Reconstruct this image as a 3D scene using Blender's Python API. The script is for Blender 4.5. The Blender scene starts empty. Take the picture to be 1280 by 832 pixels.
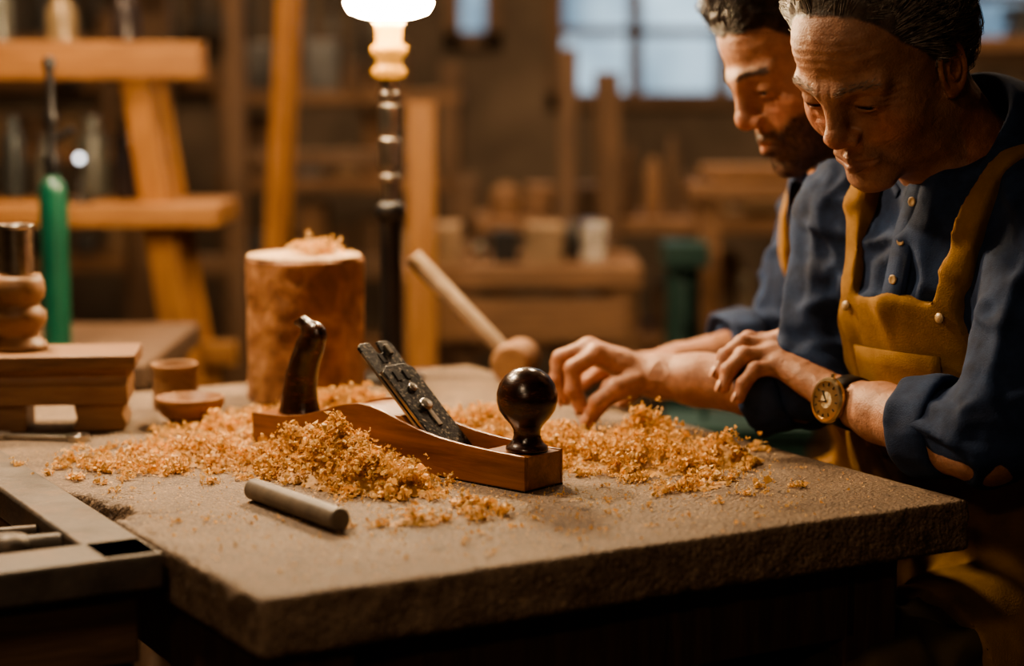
import bpy, math, random, time
import numpy as np
from mathutils import Matrix, Vector, Euler
T0=time.time()
random.seed(7); rng=np.random.default_rng(7)
S=bpy.context.scene
# ------------------------------------------------------------ helpers
def nrm(v):
    v=np.array(v,float); return v/np.linalg.norm(v)
def empty(name,loc=(0,0,0)):
    e=bpy.data.objects.new(name,None); e.location=loc; e.empty_display_size=.05
    S.collection.objects.link(e); return e
def adopt(o,p):
    if p is not None:
        o.parent=p; o.matrix_parent_inverse=Matrix.Translation(p.location).inverted()
def mk(name,V,F,mat,parent=None,smooth=True,col=None,M=None):
    me=bpy.data.meshes.new(name)
    if isinstance(V,np.ndarray): V=V.tolist()
    if isinstance(F,np.ndarray): F=F.tolist()
    me.from_pydata(V,[],F); me.update()
    if smooth: me.polygons.foreach_set('use_smooth',np.ones(len(me.polygons),bool))
    if col is not None:
        a=me.color_attributes.new('Col','FLOAT_COLOR','POINT')
        c=np.ones((len(V),4),'f'); c[:,:3]=col; a.data.foreach_set('color',c.ravel())
    if mat: me.materials.append(mat)
    o=bpy.data.objects.new(name,me); S.collection.objects.link(o)
    if M is not None: o.matrix_world=M
    adopt(o,parent); return o
def vnoise(P,seed=0):
    P=np.asarray(P,float); I=np.floor(P).astype(np.int64); f=P-I; f=f*f*(3-2*f)
    def h(i,j,k):
        n=(i*374761393+j*668265263+k*2147483647+seed*974711)&0xffffffff
        n=((n^(n>>13))*1274126177)&0xffffffff
        return ((n^(n>>16))&0xffff)/65535.
    r=0
    for a in (0,1):
        for b in (0,1):
            for c in (0,1):
                w=(f[...,0] if a else 1-f[...,0])*(f[...,1] if b else 1-f[...,1])*(f[...,2] if c else 1-f[...,2])
                r=r+w*h(I[...,0]+a,I[...,1]+b,I[...,2]+c)
    return r
def fbm(P,seed=0,o=3):
    r=0;a=.5
    for i in range(o): r=r+a*vnoise(np.asarray(P)*2**i,seed+i); a*=.5
    return r
class Vol:   # signed-distance volume -> quad mesh (surface nets)
    def __init__(s,lo,hi,h):
        s.lo=np.array(lo,float); s.h=h; s.n=np.ceil((np.array(hi)-s.lo)/h).astype(int)+1
        s.D=np.full(s.n,1.,np.float32)
        s.ax=[(s.lo[i]+h*np.arange(s.n[i])).astype(np.float32) for i in range(3)]
    def sub(s,lo,hi):
        a=np.clip(np.floor((np.array(lo)-s.lo)/s.h).astype(int),0,s.n); b=np.clip(np.ceil((np.array(hi)-s.lo)/s.h).astype(int)+1,0,s.n)
        sl=tuple(slice(a[i],b[i]) for i in range(3))
        return sl,s.ax[0][sl[0]][:,None,None],s.ax[1][sl[1]][None,:,None],s.ax[2][sl[2]][None,None,:]
    def fn(s,lo,hi,f,k=0,op='+'):
        sl,x,y,z=s.sub(lo,hi)
        if 0 in s.D[sl].shape: return
        d=f(x,y,z); A=s.D[sl]
        if op=='+':
            r=np.minimum(A,d)
            if k>0: hh=np.maximum(k-np.abs(A-d),0)/k; r=r-hh*hh*k*.25
        else:
            r=np.maximum(A,-d)
            if k>0: hh=np.maximum(k-np.abs(A+d),0)/k; r=r+hh*hh*k*.25
        s.D[sl]=r
    def ell(s,c,r,k=0,op='+'):
        c=np.array(c,float); r=np.array(r,float)*np.ones(3); m=k+.02
        def f(x,y,z):
            a=(x-c[0]);b=(y-c[1]);d=(z-c[2])
            k0=np.sqrt((a/r[0])**2+(b/r[1])**2+(d/r[2])**2); k1=np.sqrt((a/r[0]**2)**2+(b/r[1]**2)**2+(d/r[2]**2)**2)+1e-6
            return k0*(k0-1)/k1
        s.fn(c-r-m,c+r+m,f,k,op)
    def cap(s,a,b,ra,rb,k=0,op='+',m=None):
        a=np.array(a,float);b=np.array(b,float);R=max(ra,rb)+k+(.02 if m is None else m); ab=b-a; L2=ab@ab+1e-12
        def f(x,y,z):
            t=np.clip(((x-a[0])*ab[0]+(y-a[1])*ab[1]+(z-a[2])*ab[2])/L2,0,1)
            return np.sqrt((x-a[0]-t*ab[0])**2+(y-a[1]-t*ab[1])**2+(z-a[2]-t*ab[2])**2)-(ra+(rb-ra)*t)
        s.fn(np.minimum(a,b)-R,np.maximum(a,b)+R,f,k,op)
    def chain(s,pts,rs,k):
        for i in range(len(pts)-1): s.cap(pts[i],pts[i+1],rs[i],rs[i+1],k if i==0 else .004)
    def nets(s,D=None):
        D=s.D if D is None else D
        D=D.copy()
        for a in range(3):
            sl=[slice(None)]*3; sl[a]=0; D[tuple(sl)]=np.maximum(D[tuple(sl)],1e-3); sl[a]=-1; D[tuple(sl)]=np.maximum(D[tuple(sl)],1e-3)
        ins=D<0; c=ins.astype(np.int8); cnt=0
        for a in (0,1):
            for b in (0,1):
                for d in (0,1): cnt=cnt+c[a:c.shape[0]-1+a,b:c.shape[1]-1+b,d:c.shape[2]-1+d]
        m=(cnt>0)&(cnt<8); I,J,K=np.nonzero(m); n=len(I)
        idx=np.full(m.shape,-1,np.int64); idx[I,J,K]=np.arange(n)
        acc=np.zeros((n,3)); num=np.zeros(n)
        cs=[(a,b,d) for a in (0,1) for b in (0,1) for d in (0,1)]
        for p in cs:
            for q in cs:
                if q>p and sum(abs(p[i]-q[i]) for i in range(3))==1:
                    fa=D[I+p[0],J+p[1],K+p[2]]; fb=D[I+q[0],J+q[1],K+q[2]]; x=(fa<0)!=(fb<0)
                    t=np.where(x,fa/np.where(x,fa-fb,1),0)
                    pos=np.array(p)[None]+t[:,None]*(np.array(q)-np.array(p))[None]
                    acc+=pos*x[:,None]; num+=x
        V=s.lo+(np.stack([I,J,K],1)+acc/num[:,None])*s.h
        Fs=[]
        for ax in range(3):
            o1,o2=(ax+1)%3,(ax+2)%3
            sa=[slice(1,-1)]*3; sb=[slice(1,-1)]*3; sa[ax]=slice(0,-1); sb[ax]=slice(1,None)
            A=ins[tuple(sa)];B=ins[tuple(sb)]; e=np.array(np.nonzero(A!=B)).T
            inside=A[e[:,0],e[:,1],e[:,2]]
            e=e.copy(); e[:,o1]+=1; e[:,o2]+=1
            q=[]
            for (u,v) in ((-1,-1),(0,-1),(0,0),(-1,0)):
                w=e.copy(); w[:,o1]+=u; w[:,o2]+=v; q.append(idx[w[:,0],w[:,1],w[:,2]])
            q=np.stack(q,1); q[~inside]=q[~inside][:,::-1]; Fs.append(q)
        return V,np.concatenate(Fs)
def vnormals(V,F):
    a=V[F[:,2]]-V[F[:,0]]; b=V[F[:,3]]-V[F[:,1]]; n=np.cross(a,b); N=np.zeros_like(V)
    for i in range(4):
        for c in range(3): N[:,c]+=np.bincount(F[:,i],n[:,c],len(V))
    return N/(np.linalg.norm(N,axis=1)[:,None]+1e-12)
def relax(V,F,it=2,a=.5):
    for _ in range(it):
        A=np.zeros_like(V); c=np.zeros(len(V))
        for i in range(4):
            j=(i+1)%4
            for d in range(3):
                A[:,d]+=np.bincount(F[:,i],V[F[:,j],d],len(V))+np.bincount(F[:,j],V[F[:,i],d],len(V))
            c+=np.bincount(F[:,i],minlength=len(V))+np.bincount(F[:,j],minlength=len(V))
        V=V*(1-a)+a*A/np.maximum(c,1)[:,None]
    return V
def sdfmesh(name,vol,mat,parent=None,D=None,disp=None,col=None,M=None,rx=0):
    V,F=vol.nets(D)
    if rx: V=relax(V,F,rx)
    N=vnormals(V,F)
    V0=V.copy()
    if disp is not None: V=V+N*disp(V,N)[:,None]
    o=mk(name,V,F,mat,parent,True,None if col is None else col(V0,N),M)
    return o,V,N
class G:
    def __init__(s): s.V=[];s.F=[]
    def _add(s,V,F):
        b=len(s.V); s.V+= [tuple(map(float,v)) for v in V]; s.F+=[tuple(i+b for i in f) for f in F]; return s
    def box(s,c,d,rot=(0,0,0),M=None):
        R=Euler([math.radians(a) for a in rot]).to_matrix()
        V=[]
        for x in (-.5,.5):
            for y in (-.5,.5):
                for z in (-.5,.5):
                    v=R@Vector((x*d[0],y*d[1],z*d[2]))+Vector(c)
                    if M is not None: v=M@v
                    V.append(v)
        return s._add(V,[(0,1,3,2),(4,6,7,5),(0,4,5,1),(2,3,7,6),(0,2,6,4),(1,5,7,3)])
    def lathe(s,prof,M=None,n=32):
        M=M or Matrix(); V=[];F=[];m=len(prof)
        for i in range(n):
            a=2*math.pi*i/n
            for r,z in prof: V.append(M@Vector((r*math.cos(a),r*math.sin(a),z)))
        for i in range(n):
            j=(i+1)%n
            for k in range(m-1): F.append((i*m+k,j*m+k,j*m+k+1,i*m+k+1))
        if prof[0][0]>1e-5 and prof[0]!=prof[-1]: F.append(tuple(i*m for i in range(n))[::-1])
        if prof[-1][0]>1e-5 and prof[0]!=prof[-1]: F.append(tuple(i*m+m-1 for i in range(n)))
        return s._add(V,F)
    def rod(s,p,q,r1,r2=None,n=16):
        r2=r1 if r2 is None else r2; p=Vector(p);q=Vector(q); L=(q-p).length
        M=Matrix.Translation(p)@(q-p).to_track_quat('Z','Y').to_matrix().to_4x4()
        return s.lathe([(r1*.85,0),(r1,min(.15*r1,L*.1)),(r2,L-min(.15*r2,L*.1)),(r2*.85,L)],M,n)
    def prism(s,poly,y0,y1,M=None):
        n=len(poly); V=[(x,y0,z) for x,z in poly]+[(x,y1,z) for x,z in poly]
        if M is not None: V=[M@Vector(v) for v in V]
        F=[tuple(range(n)),tuple(range(2*n-1,n-1,-1))]+[(i,i+n,(i+1)%n+n,(i+1)%n) for i in range(n)]
        return s._add(V,F)
    def done(s,name,mat,parent=None,M=None,bevel=0,smooth=False,seg=2):
        o=mk(name,s.V,s.F,mat,parent,smooth,M=M)
        if bevel:
            b=o.modifiers.new('bev','BEVEL'); b.width=bevel; b.segments=seg; b.limit_method='ANGLE'; b.angle_limit=math.radians(35)
        if smooth or bevel:
            o.data.polygons.foreach_set('use_smooth',np.ones(len(o.data.polygons),bool))
            w=o.modifiers.new('wn','WEIGHTED_NORMAL')
        return o
# ------------------------------------------------------------ materials
def mat(name,ramp,rough=.5,metal=0,sc=(1,1,1),nscale=8,det=6,dist=0,bump=.1,bscale=60,bdist=.002,attr=False,coat=0,sss=0,spec=.5,rvar=0,wave=None,trans=0,sheen=0,bsc=None,speck=None):
    m=bpy.data.materials.new(name); m.use_nodes=True; nt=m.node_tree; N=nt.nodes; L=nt.links
    P=N['Principled BSDF']; tc=N.new('ShaderNodeTexCoord'); mp=N.new('ShaderNodeMapping'); mp.inputs['Scale'].default_value=sc
    L.new(tc.outputs['Object'],mp.inputs[0])
    nz=N.new('ShaderNodeTexNoise'); nz.inputs['Scale'].default_value=nscale; nz.inputs['Detail'].default_value=det; nz.inputs['Roughness'].default_value=.62; nz.inputs['Distortion'].default_value=dist
    L.new(mp.outputs[0],nz.inputs['Vector']); fac=nz.outputs['Fac']
    if wave:
        wv=N.new('ShaderNodeTexWave'); wv.wave_type=wave[0]; wv.inputs['Scale'].default_value=wave[1]; wv.inputs['Distortion'].default_value=wave[2]; wv.inputs['Detail'].default_value=3; wv.inputs['Detail Scale'].default_value=1.5
        if wave[0]=='RINGS': wv.rings_direction=wave[4]
        else: wv.bands_direction=wave[4]
        L.new(mp.outputs[0],wv.inputs['Vector'])
        mx=N.new('ShaderNodeMix'); mx.inputs[0].default_value=wave[3]; L.new(fac,mx.inputs[2]); L.new(wv.outputs['Fac'],mx.inputs[3]); fac=mx.outputs[0]
    cr=N.new('ShaderNodeValToRGB'); e=cr.color_ramp.elements
    while len(e)<len(ramp): e.new(.5)
    for i,(p,c) in enumerate(ramp): e[i].position=p; e[i].color=(*c,1)
    L.new(fac,cr.inputs[0]); out=cr.outputs[0]
    def mul(a,b,f=1,mode='MULTIPLY'):
        mu=N.new('ShaderNodeMix'); mu.data_type='RGBA'; mu.blend_type=mode; mu.inputs[0].default_value=f
        L.new(a,mu.inputs[6]); L.new(b,mu.inputs[7]); return mu
    if attr:
        at=N.new('ShaderNodeAttribute'); at.attribute_name='Col'; out=mul(out,at.outputs['Color']).outputs[2]
    if speck:
        for (ss,lo_,hi_,clr) in speck:
            n3=N.new('ShaderNodeTexNoise'); n3.inputs['Scale'].default_value=ss; n3.inputs['Detail'].default_value=5; n3.inputs['Roughness'].default_value=.7; L.new(tc.outputs['Object'],n3.inputs['Vector'])
            mr=N.new('ShaderNodeMapRange'); mr.inputs[1].default_value=lo_; mr.inputs[2].default_value=hi_; L.new(n3.outputs['Fac'],mr.inputs[0])
            mu=N.new('ShaderNodeMix'); mu.data_type='RGBA'; L.new(mr.outputs[0],mu.inputs[0]); L.new(out,mu.inputs[6]); mu.inputs[7].default_value=(*clr,1); out=mu.outputs[2]
    L.new(out,P.inputs['Base Color'])
    P.inputs['Roughness'].default_value=rough; P.inputs['Metallic'].default_value=metal
    P.inputs['Coat Weight'].default_value=coat; P.inputs['Coat Roughness'].default_value=.2
    P.inputs['Specular IOR Level'].default_value=spec
    if sheen: P.inputs['Sheen Weight'].default_value=sheen
    if sss:
        P.inputs['Subsurface Weight'].default_value=sss; P.inputs['Subsurface Radius'].default_value=(.012,.004,.002); P.inputs['Subsurface Scale'].default_value=1
    if rvar:
        mr=N.new('ShaderNodeMapRange'); mr.inputs[3].default_value=rough-rvar; mr.inputs[4].default_value=rough+rvar; L.new(nz.outputs['Fac'],mr.inputs[0]); L.new(mr.outputs[0],P.inputs['Roughness'])
    if bump:
        b=N.new('ShaderNodeBump'); b.inputs['Strength'].default_value=bump; b.inputs['Distance'].default_value=bdist
        n2=N.new('ShaderNodeTexNoise'); n2.inputs['Scale'].default_value=bscale; n2.inputs['Detail'].default_value=4
        m2=N.new('ShaderNodeMapping'); m2.inputs['Scale'].default_value=bsc or sc; L.new(tc.outputs['Object'],m2.inputs[0])
        L.new(m2.outputs[0],n2.inputs['Vector']); L.new(n2.outputs['Fac'],b.inputs['Height']); L.new(b.outputs[0],P.inputs['Normal'])
    if trans:
        tr=N.new('ShaderNodeBsdfTranslucent'); L.new(out,tr.inputs[0]); ms=N.new('ShaderNodeMixShader'); ms.inputs[0].default_value=trans
        L.new(P.outputs[0],ms.inputs[1]); L.new(tr.outputs[0],ms.inputs[2]); L.new(ms.outputs[0],N['Material Output'].inputs[0])
    return m
def emit(name,c,s,base=None):
    m=bpy.data.materials.new(name); m.use_nodes=True; P=m.node_tree.nodes['Principled BSDF']
    P.inputs['Base Color'].default_value=(*(base or c),1); P.inputs['Emission Color'].default_value=(*c,1); P.inputs['Emission Strength'].default_value=s; P.inputs['Roughness'].default_value=.25; return m
def wood(name,dark,light,ax=0,rough=.5,scale=6,bump=.25,coat=0):
    sc=[14,14,14]; sc[ax]=1.1
    return mat(name,[(.25,dark),(.5,tuple((a+b)/2 for a,b in zip(dark,light))),(.75,light)],rough,sc=tuple(sc),nscale=scale,dist=.6,bump=bump,bscale=scale*5,rvar=.1,coat=coat)
m_table=mat('bench_top_wood',[(.25,(.070,.043,.029)),(.5,(.140,.094,.063)),(.8,(.225,.158,.110))],.7,sc=(1,2.2,2.2),nscale=11,det=14,bump=1.,bscale=170,bdist=.005,bsc=(1,1.4,1),rvar=.14,
   speck=[(6,.46,.70,(.22,.155,.105)),(150,.56,.66,(.36,.25,.155)),(420,.55,.65,(.46,.31,.18)),(260,.60,.68,(.03,.018,.011)),(38,.58,.68,(.060,.036,.022))])
m_wood_o=wood('pine_x',(.17,.075,.026),(.42,.20,.07),0)
m_wood_z=wood('pine_z',(.17,.075,.026),(.42,.20,.07),2)
m_dwood_x=wood('old_wood_x',(.045,.026,.016),(.16,.09,.05),0,.7)
m_dwood_z=wood('old_wood_z',(.045,.026,.016),(.16,.09,.05),2,.7)
m_bwood=wood('beech_block',(.18,.09,.045),(.36,.20,.10),0,.5)
m_plane=wood('plane_body_wood',(.10,.030,.008),(.38,.145,.042),0,.34,5,.15,.3)
m_dark=mat('rosewood',[(.35,(.012,.005,.003)),(.6,(.05,.017,.008)),(.8,(.16,.055,.025))],.25,sc=(3,3,9),nscale=14,det=8,bump=.15,bscale=80,coat=.5,rvar=.08)
m_iron=mat('pitted_iron',[(.45,(.014,.014,.015)),(.60,(.05,.047,.043)),(.70,(.36,.30,.23))],.38,.75,nscale=230,det=3,bump=.6,bscale=350,bdist=.001)
m_steel=mat('worn_steel',[(.3,(.35,.32,.28)),(.7,(.62,.58,.52))],.28,1,nscale=40,bump=.1,bscale=200)
m_greym=mat('vise_grey_iron',[(.3,(.060,.050,.042)),(.7,(.14,.118,.098))],.55,.35,nscale=14,det=10,bump=.6,bscale=90,rvar=.15,speck=[(9,.5,.7,(.16,.11,.07)),(350,.6,.7,(.32,.21,.12))])
m_black=mat('black_paint',[(.3,(.008,.008,.009)),(.7,(.02,.018,.018))],.35,.2,nscale=30,bump=.05)
m_green=mat('green_enamel',[(.3,(.004,.05,.030)),(.7,(.010,.095,.055))],.35,0,nscale=9,bump=.05,coat=.3)
m_teal=mat('dull_teal_paint',[(.3,(.004,.024,.021)),(.7,(.010,.044,.037))],.55,0,nscale=9,bump=.05)
m_stump=mat('stump_bark',[(.3,(.09,.035,.016)),(.48,(.24,.105,.045)),(.62,(.38,.19,.09)),(.8,(.52,.31,.17))],.6,sc=(1,1,.8),nscale=26,det=8,dist=.5,bump=.8,bscale=45,bdist=.004)
m_stumptop=mat('stump_end_grain',[(.2,(.33,.20,.11)),(.8,(.58,.40,.24))],.6,nscale=10,bump=.2,wave=('RINGS',38,2,.5,'Z'))
m_shav=mat('wood_shavings_mat',[(.3,(.88,.79,.65)),(.7,(1,1,.97))],.6,nscale=60,bump=.3,bscale=300,attr=True,trans=.30)
m_skin=mat('skin',[(.35,(.76,.70,.66)),(.65,(1,1,1))],.50,nscale=85,det=8,bump=.9,bscale=420,bdist=.0011,attr=True,sss=.06,rvar=.10)
m_denim=mat('navy_cotton',[(.35,(.006,.015,.045)),(.65,(.022,.048,.118))],.88,nscale=22,det=12,bump=.8,bscale=650,bdist=.0009)
m_apron=mat('mustard_canvas',[(.3,(.21,.11,.030)),(.7,(.37,.205,.066))],.95,nscale=22,det=12,bump=.8,bscale=500,bdist=.0010,spec=.2)
m_trous=mat('olive_twill',[(.3,(.06,.042,.018)),(.7,(.11,.078,.035))],.9,nscale=10,bump=.4,bscale=500,bdist=.0007)
m_leather=mat('black_leather',[(.3,(.008,.007,.006)),(.7,(.02,.016,.014))],.4,nscale=50,bump=.3,bscale=300)
m_hairA=mat('grey_brown_hair',[(.35,(.07,.058,.048)),(.65,(.50,.44,.38))],.36,nscale=90,bump=0)
m_hairB=mat('dark_brown_hair',[(.3,(.012,.007,.005)),(.7,(.055,.032,.020))],.38,nscale=90,bump=0)
m_eye=mat('eye_white',[(.3,(.50,.42,.37)),(.7,(.60,.54,.48))],.15,nscale=30,bump=0)
m_iris=mat('iris_brown',[(.3,(.02,.01,.006)),(.7,(.05,.025,.012))],.1,nscale=30,bump=0)
m_wall=mat('old_plaster',[(.3,(.05,.035,.024)),(.7,(.13,.092,.064))],.9,nscale=4,det=10,bump=.4,bscale=20)
m_floor=mat('floor_boards',[(.3,(.03,.018,.010)),(.7,(.08,.048,.028))],.75,sc=(1,8,1),nscale=3,bump=.3,bscale=12)
m_ceil=mat('ceiling_boards',[(.3,(.03,.02,.014)),(.7,(.06,.04,.028))],.9,sc=(1,8,1),nscale=3,bump=.2)
m_button=mat('horn_button',[(.3,(.34,.22,.11)),(.7,(.55,.4,.22))],.35,nscale=60,bump=0)
m_gold=mat('watch_gold',[(.3,(.60,.46,.28)),(.7,(.85,.70,.46))],.28,1,nscale=80,bump=0)
m_dial=mat('watch_dial',[(.4,(.42,.30,.15)),(.6,(.8,.68,.46))],.4,.3,nscale=220,bump=.1)
m_nail=mat('nail',[(.3,(.55,.30,.20)),(.7,(.62,.36,.25))],.3,nscale=30,bump=0)
m_wood_d=wood('mid_wood',(.09,.045,.022),(.26,.14,.07),0,.65)
m_cl1=mat('clutter_tan',[(.3,(.14,.085,.045)),(.7,(.30,.20,.12))],.6,nscale=6,bump=.1)
m_cl2=mat('clutter_slate',[(.3,(.04,.042,.045)),(.7,(.13,.125,.12))],.35,.5,nscale=6,bump=.1)
m_pale=mat('pale_carton',[(.3,(.30,.24,.17)),(.7,(.48,.40,.30))],.7,nscale=6,bump=.1)
# ------------------------------------------------------------ room shell
XL,XR,YF,YB,H=-3.2,3.0,-1.6,6.4,3.0
G().box(((XL+XR)/2,(YF+YB)/2,-.05),(XR-XL+.4,YB-YF+.4,.1)).done('floor',m_floor)
G().box(((XL+XR)/2,(YF+YB)/2,H+.05),(XR-XL+.4,YB-YF+.4,.1)).done('ceiling',m_ceil)
G().box((XL-.05,(YF+YB)/2,H/2),(.1,YB-YF,H)).done('wall_left',m_wall)
G().box((XR+.05,(YF+YB)/2,H/2),(.1,YB-YF,H)).done('wall_right',m_wall)
G().box(((XL+XR)/2,YF-.05,H/2),(XR-XL+.2,.1,H)).done('wall_front',m_wall)
wins=[(-.22,-.04,1.36,2.4),(.12,.98,1.16,2.4),(1.45,2.3,1.30,2.4)]
g=G()
def wb(x0,x1,z0,z1): g.box(((x0+x1)/2,YB+.06,(z0+z1)/2),(x1-x0,.12,z1-z0))
px=XL-.1
for a,b,c,d in wins:
    wb(px,a,0,H); wb(a,b,0,c); wb(a,b,d,H); px=b
wb(px,XR+.1,0,H); g.done('wall_back',m_wall)
for i,(a,b,c,d) in enumerate(wins):
    g=G(); w=.05; y=YB+.02
    g.box(((a+b)/2,y,c+w/2),(b-a,.08,w)).box(((a+b)/2,y,d-w/2),(b-a,.08,w)).box((a+w/2,y,(c+d)/2),(w,.08,d-c)).box((b-w/2,y,(c+d)/2),(w,.08,d-c))
    n=max(1,round((b-a)/.30))
    for k in range(1,n): g.box((a+(b-a)*k/n,y,(c+d)/2),(.045,.05,d-c))
    for k in range(1,5): g.box(((a+b)/2,y,c+(d-c)*k/5),(b-a,.05,.028))
    g.done('window_%d'%(i+1),m_dwood_z)
G().box(((XL+XR)/2,YB-.015,.06),(XR-XL,.03,.12)).done('baseboard_back',m_dwood_x)
# ------------------------------------------------------------ world (dusk sky)
W=bpy.data.worlds.new('dusk'); S.world=W; W.use_nodes=True; nt=W.node_tree; bg=nt.nodes['Background']
tc=nt.nodes.new('ShaderNodeTexCoord'); nz=nt.nodes.new('ShaderNodeTexNoise'); nz.inputs['Scale'].default_value=22; cr=nt.nodes.new('ShaderNodeValToRGB')
cr.color_ramp.elements[0].position=.38; cr.color_ramp.elements[0].color=(.12,.19,.26,1); cr.color_ramp.elements[1].position=.62; cr.color_ramp.elements[1].color=(.62,.82,.95,1)
nt.links.new(tc.outputs['Generated'],nz.inputs['Vector']); nt.links.new(nz.outputs['Fac'],cr.inputs[0]); nt.links.new(cr.outputs[0],bg.inputs[0]); bg.inputs[1].default_value=1.5
# ------------------------------------------------------------ workbench (local s,w,z)
A0=Vector((-.220,1.631,.8)); ang=math.radians(29.4)
MT=Matrix.Translation(A0)@Matrix.Rotation(ang,4,'Z')
def tl(s,w,z=0): return MT@Vector((s,w,z))
wbench=empty('workbench',tl(.41,.57,-.8))
v=Vol((-.09,-.02,-.07),(.85,1.18,.02),.0045)
def fb(x,y,z):
    s0=-.045*np.clip(y/1.15,0,1); cx=(s0+.822)/2; hx=(.822-s0)/2
    q=[np.abs(x-cx)-hx+.003,np.abs(y-.575)-.575+.003,np.abs(z+.028)-.028+.003]
    return np.sqrt(sum(np.maximum(a,0)**2 for a in q))+np.minimum(np.maximum(np.maximum(q[0],q[1]),q[2]),0)-.003+0*x
v.fn((-1,-1,-1),(2,2,2),fb)
v.ell((-.02,.42,0),(.04,.05,.05),.006,'-'); v.ell((-.03,.47,0),(.03,.05,.03),.006,'-')
for (p0,p1,r0) in (((-.01,.45,.004),(.05,.475,.006),.012),((.05,.475,.006),(.10,.50,.007),.009),((.10,.50,.006),(.16,.50,.008),.008),((.0,.40,.004),(.05,.36,.006),.010),((.02,.44,.006),(.04,.52,.007),.009)):
    v.cap(p0,p1,r0,r0*.7,.003,'-')
for i in range(40):
    s=rng.uniform(0,.82); r=rng.uniform(.003,.008); v.ell((s,-.001,rng.choice([0,-.056])+.0),(r*1.6,r*.7,r*.7),.002,'-')
for i in range(16):
    w_=rng.uniform(0,.38); r=rng.uniform(.003,.007); v.ell((-.001,w_,0),(r*.6,r*1.6,r*.7),.002,'-')
def dsp(V,N):
    side=1-np.abs(N[:,2]); return side*(fbm(V*60,3)-.45)*.007+(fbm(V*[20,25,20],5)-.45)*.0016
sdfmesh('bench_top',v,m_table,wbench,disp=dsp,M=MT)
g=G()
for s,w in ((.07,.07),(.74,.10),(.03,1.06),(.75,1.06)): g.box((s,w,-.43),(.075,.075,.74))
g.box((.41,.08,-.11),(.62,.035,.09)).box((.41,1.06,-.11),(.66,.035,.09)).box((.05,.57,-.11),(.035,.95,.09)).box((.75,.57,-.11),(.035,.95,.09)).box((.41,.08,-.62),(.62,.04,.06)).box((.41,1.06,-.62),(.66,.04,.06))
g.done('bench_frame',m_dwood_z,wbench,M=MT,bevel=.004)
# ------------------------------------------------------------ bench vise (left)
vs=empty('bench_vise',tl(-.2,.35,-.8))
g=G()
g.box((-.048,.50,-.016),(.062,.60,.036)).box((-.30,.235,-.016),(.565,.075,.036)).box((-.36,.50,-.02),(.05,.50,.03))
g.done('vise_frame',m_greym,vs,M=MT,bevel=.005)
g=G(); g.box((-.30,.25,-.075),(.53,.05,.075)).box((-.055,.5,-.075),(.035,.5,.075))
g.box((-.22,.50,-.085),(.27,.48,.012))
g.done('vise_jaw_body',m_dwood_x,vs,M=MT,bevel=.004)
g=G(); g.rod((-.45,.39,-.012),(-.075,.34,-.012),.011).rod((-.45,.47,-.015),(-.08,.42,-.015),.006).rod((-.13,.33,-.01),(-.13,.45,-.01),.005)
g.lathe([(.0,0),(.02,.002),(.024,.012),(.02,.022),(0,.024)],Matrix.Translation((-.13,.345,-.022)),24)
g.done('vise_screw',m_greym,vs,M=MT,smooth=True)
g=G()
for s in (-.5,-.06): g.box((s,.25,-.46),(.055,.055,.68)).box((s,.7,-.46),(.055,.055,.68))
g.box((-.28,.25,-.17),(.5,.04,.05)).box((-.28,.25,-.27),(.5,.04,.04)).box((-.17,.25,-.22),(.04,.04,.08)).box((-.38,.25,-.22),(.04,.04,.08)).box((-.28,.7,-.6),(.5,.04,.05))
g.done('vise_stand',m_dwood_x,vs,M=MT,bevel=.004)
# ------------------------------------------------------------ hand plane (local u,v,z)
pa=math.atan2(-.29,.332); PO=Vector((-.325,2.365,.8015)); MP=Matrix.Translation(PO)@Matrix.Rotation(pa,4,'Z')
hp=empty('hand_plane',PO); PL=.45; PW=.066; CK=.0045
top=[(0,.038),(.03,.0385),(.06,.040),(.09,.044),(.12,.052),(.147,.061),(.17,.067),(.19,.070),(.21,.069),(.235,.064),(.26,.057),(.29,.050),(.32,.045),(.36,.0415),(.41,.0395),(PL,.039)]
prof=[(0,0),(PL,0)]+top[::-1]
g=G(); g.prism(prof,0,CK).prism(prof,PW-CK,PW)
core=[(0,0),(.325,0),(.325,.006),(.255,.062),(.235,.0605),(.21,.066),(.19,.067),(.17,.064),(.147,.058),(.12,.050),(.09,.0425),(.06,.0385),(0,.0365)]
g.prism(core,CK,PW-CK); g.prism([(.333,0),(PL,0),(PL,.0378),(.385,.0378),(.365,.030),(.345,.016)],CK,PW-CK)
g.done('plane_body',m_plane,hp,M=MP,bevel=.0012,seg=3)
G().box((PL/2,PW/2,-.0006),(PL,PW,.0018)).done('plane_sole',m_iron,hp,M=MP)
v=Vol((-.05,-.03,-.01),(.08,.03,.14),.0016)
def totef(pts):
    for (a,ra),(b,rb) in zip(pts[:-1],pts[1:]):
        a3=np.array([a[0],0,a[1]]);b3=np.array([b[0],0,b[1]]);ab=b3-a3;L2=ab@ab
        def f(x,y,z,a3=a3,ab=ab,L2=L2,ra=ra,rb=rb):
            t=np.clip(((x-a3[0])*ab[0]+(z-a3[2])*ab[2])/L2,0,1)
            return np.sqrt((x-a3[0]-t*ab[0])**2+(y*1.3)**2+(z-a3[2]-t*ab[2])**2)-(ra+(rb-ra)*t)
        v.fn((-1,-1,-1),(1,1,1),f,.009)
totef([((0,.002),.030),((.000,.018),.024),((.003,.042),.0210),((.010,.064),.0190),((.020,.084),.0182),((.030,.099),.0165)])
totef([((.028,.103),.012),((.010,.1145),.0062),((-.004,.1130),.0045)])
v.D=np.maximum(v.D,-(v.ax[2])[None,None,:])
sdfmesh('rear_tote',v,m_dark,hp,M=MP@Matrix.Translation((.052,PW/2,.038)),rx=3)
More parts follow.
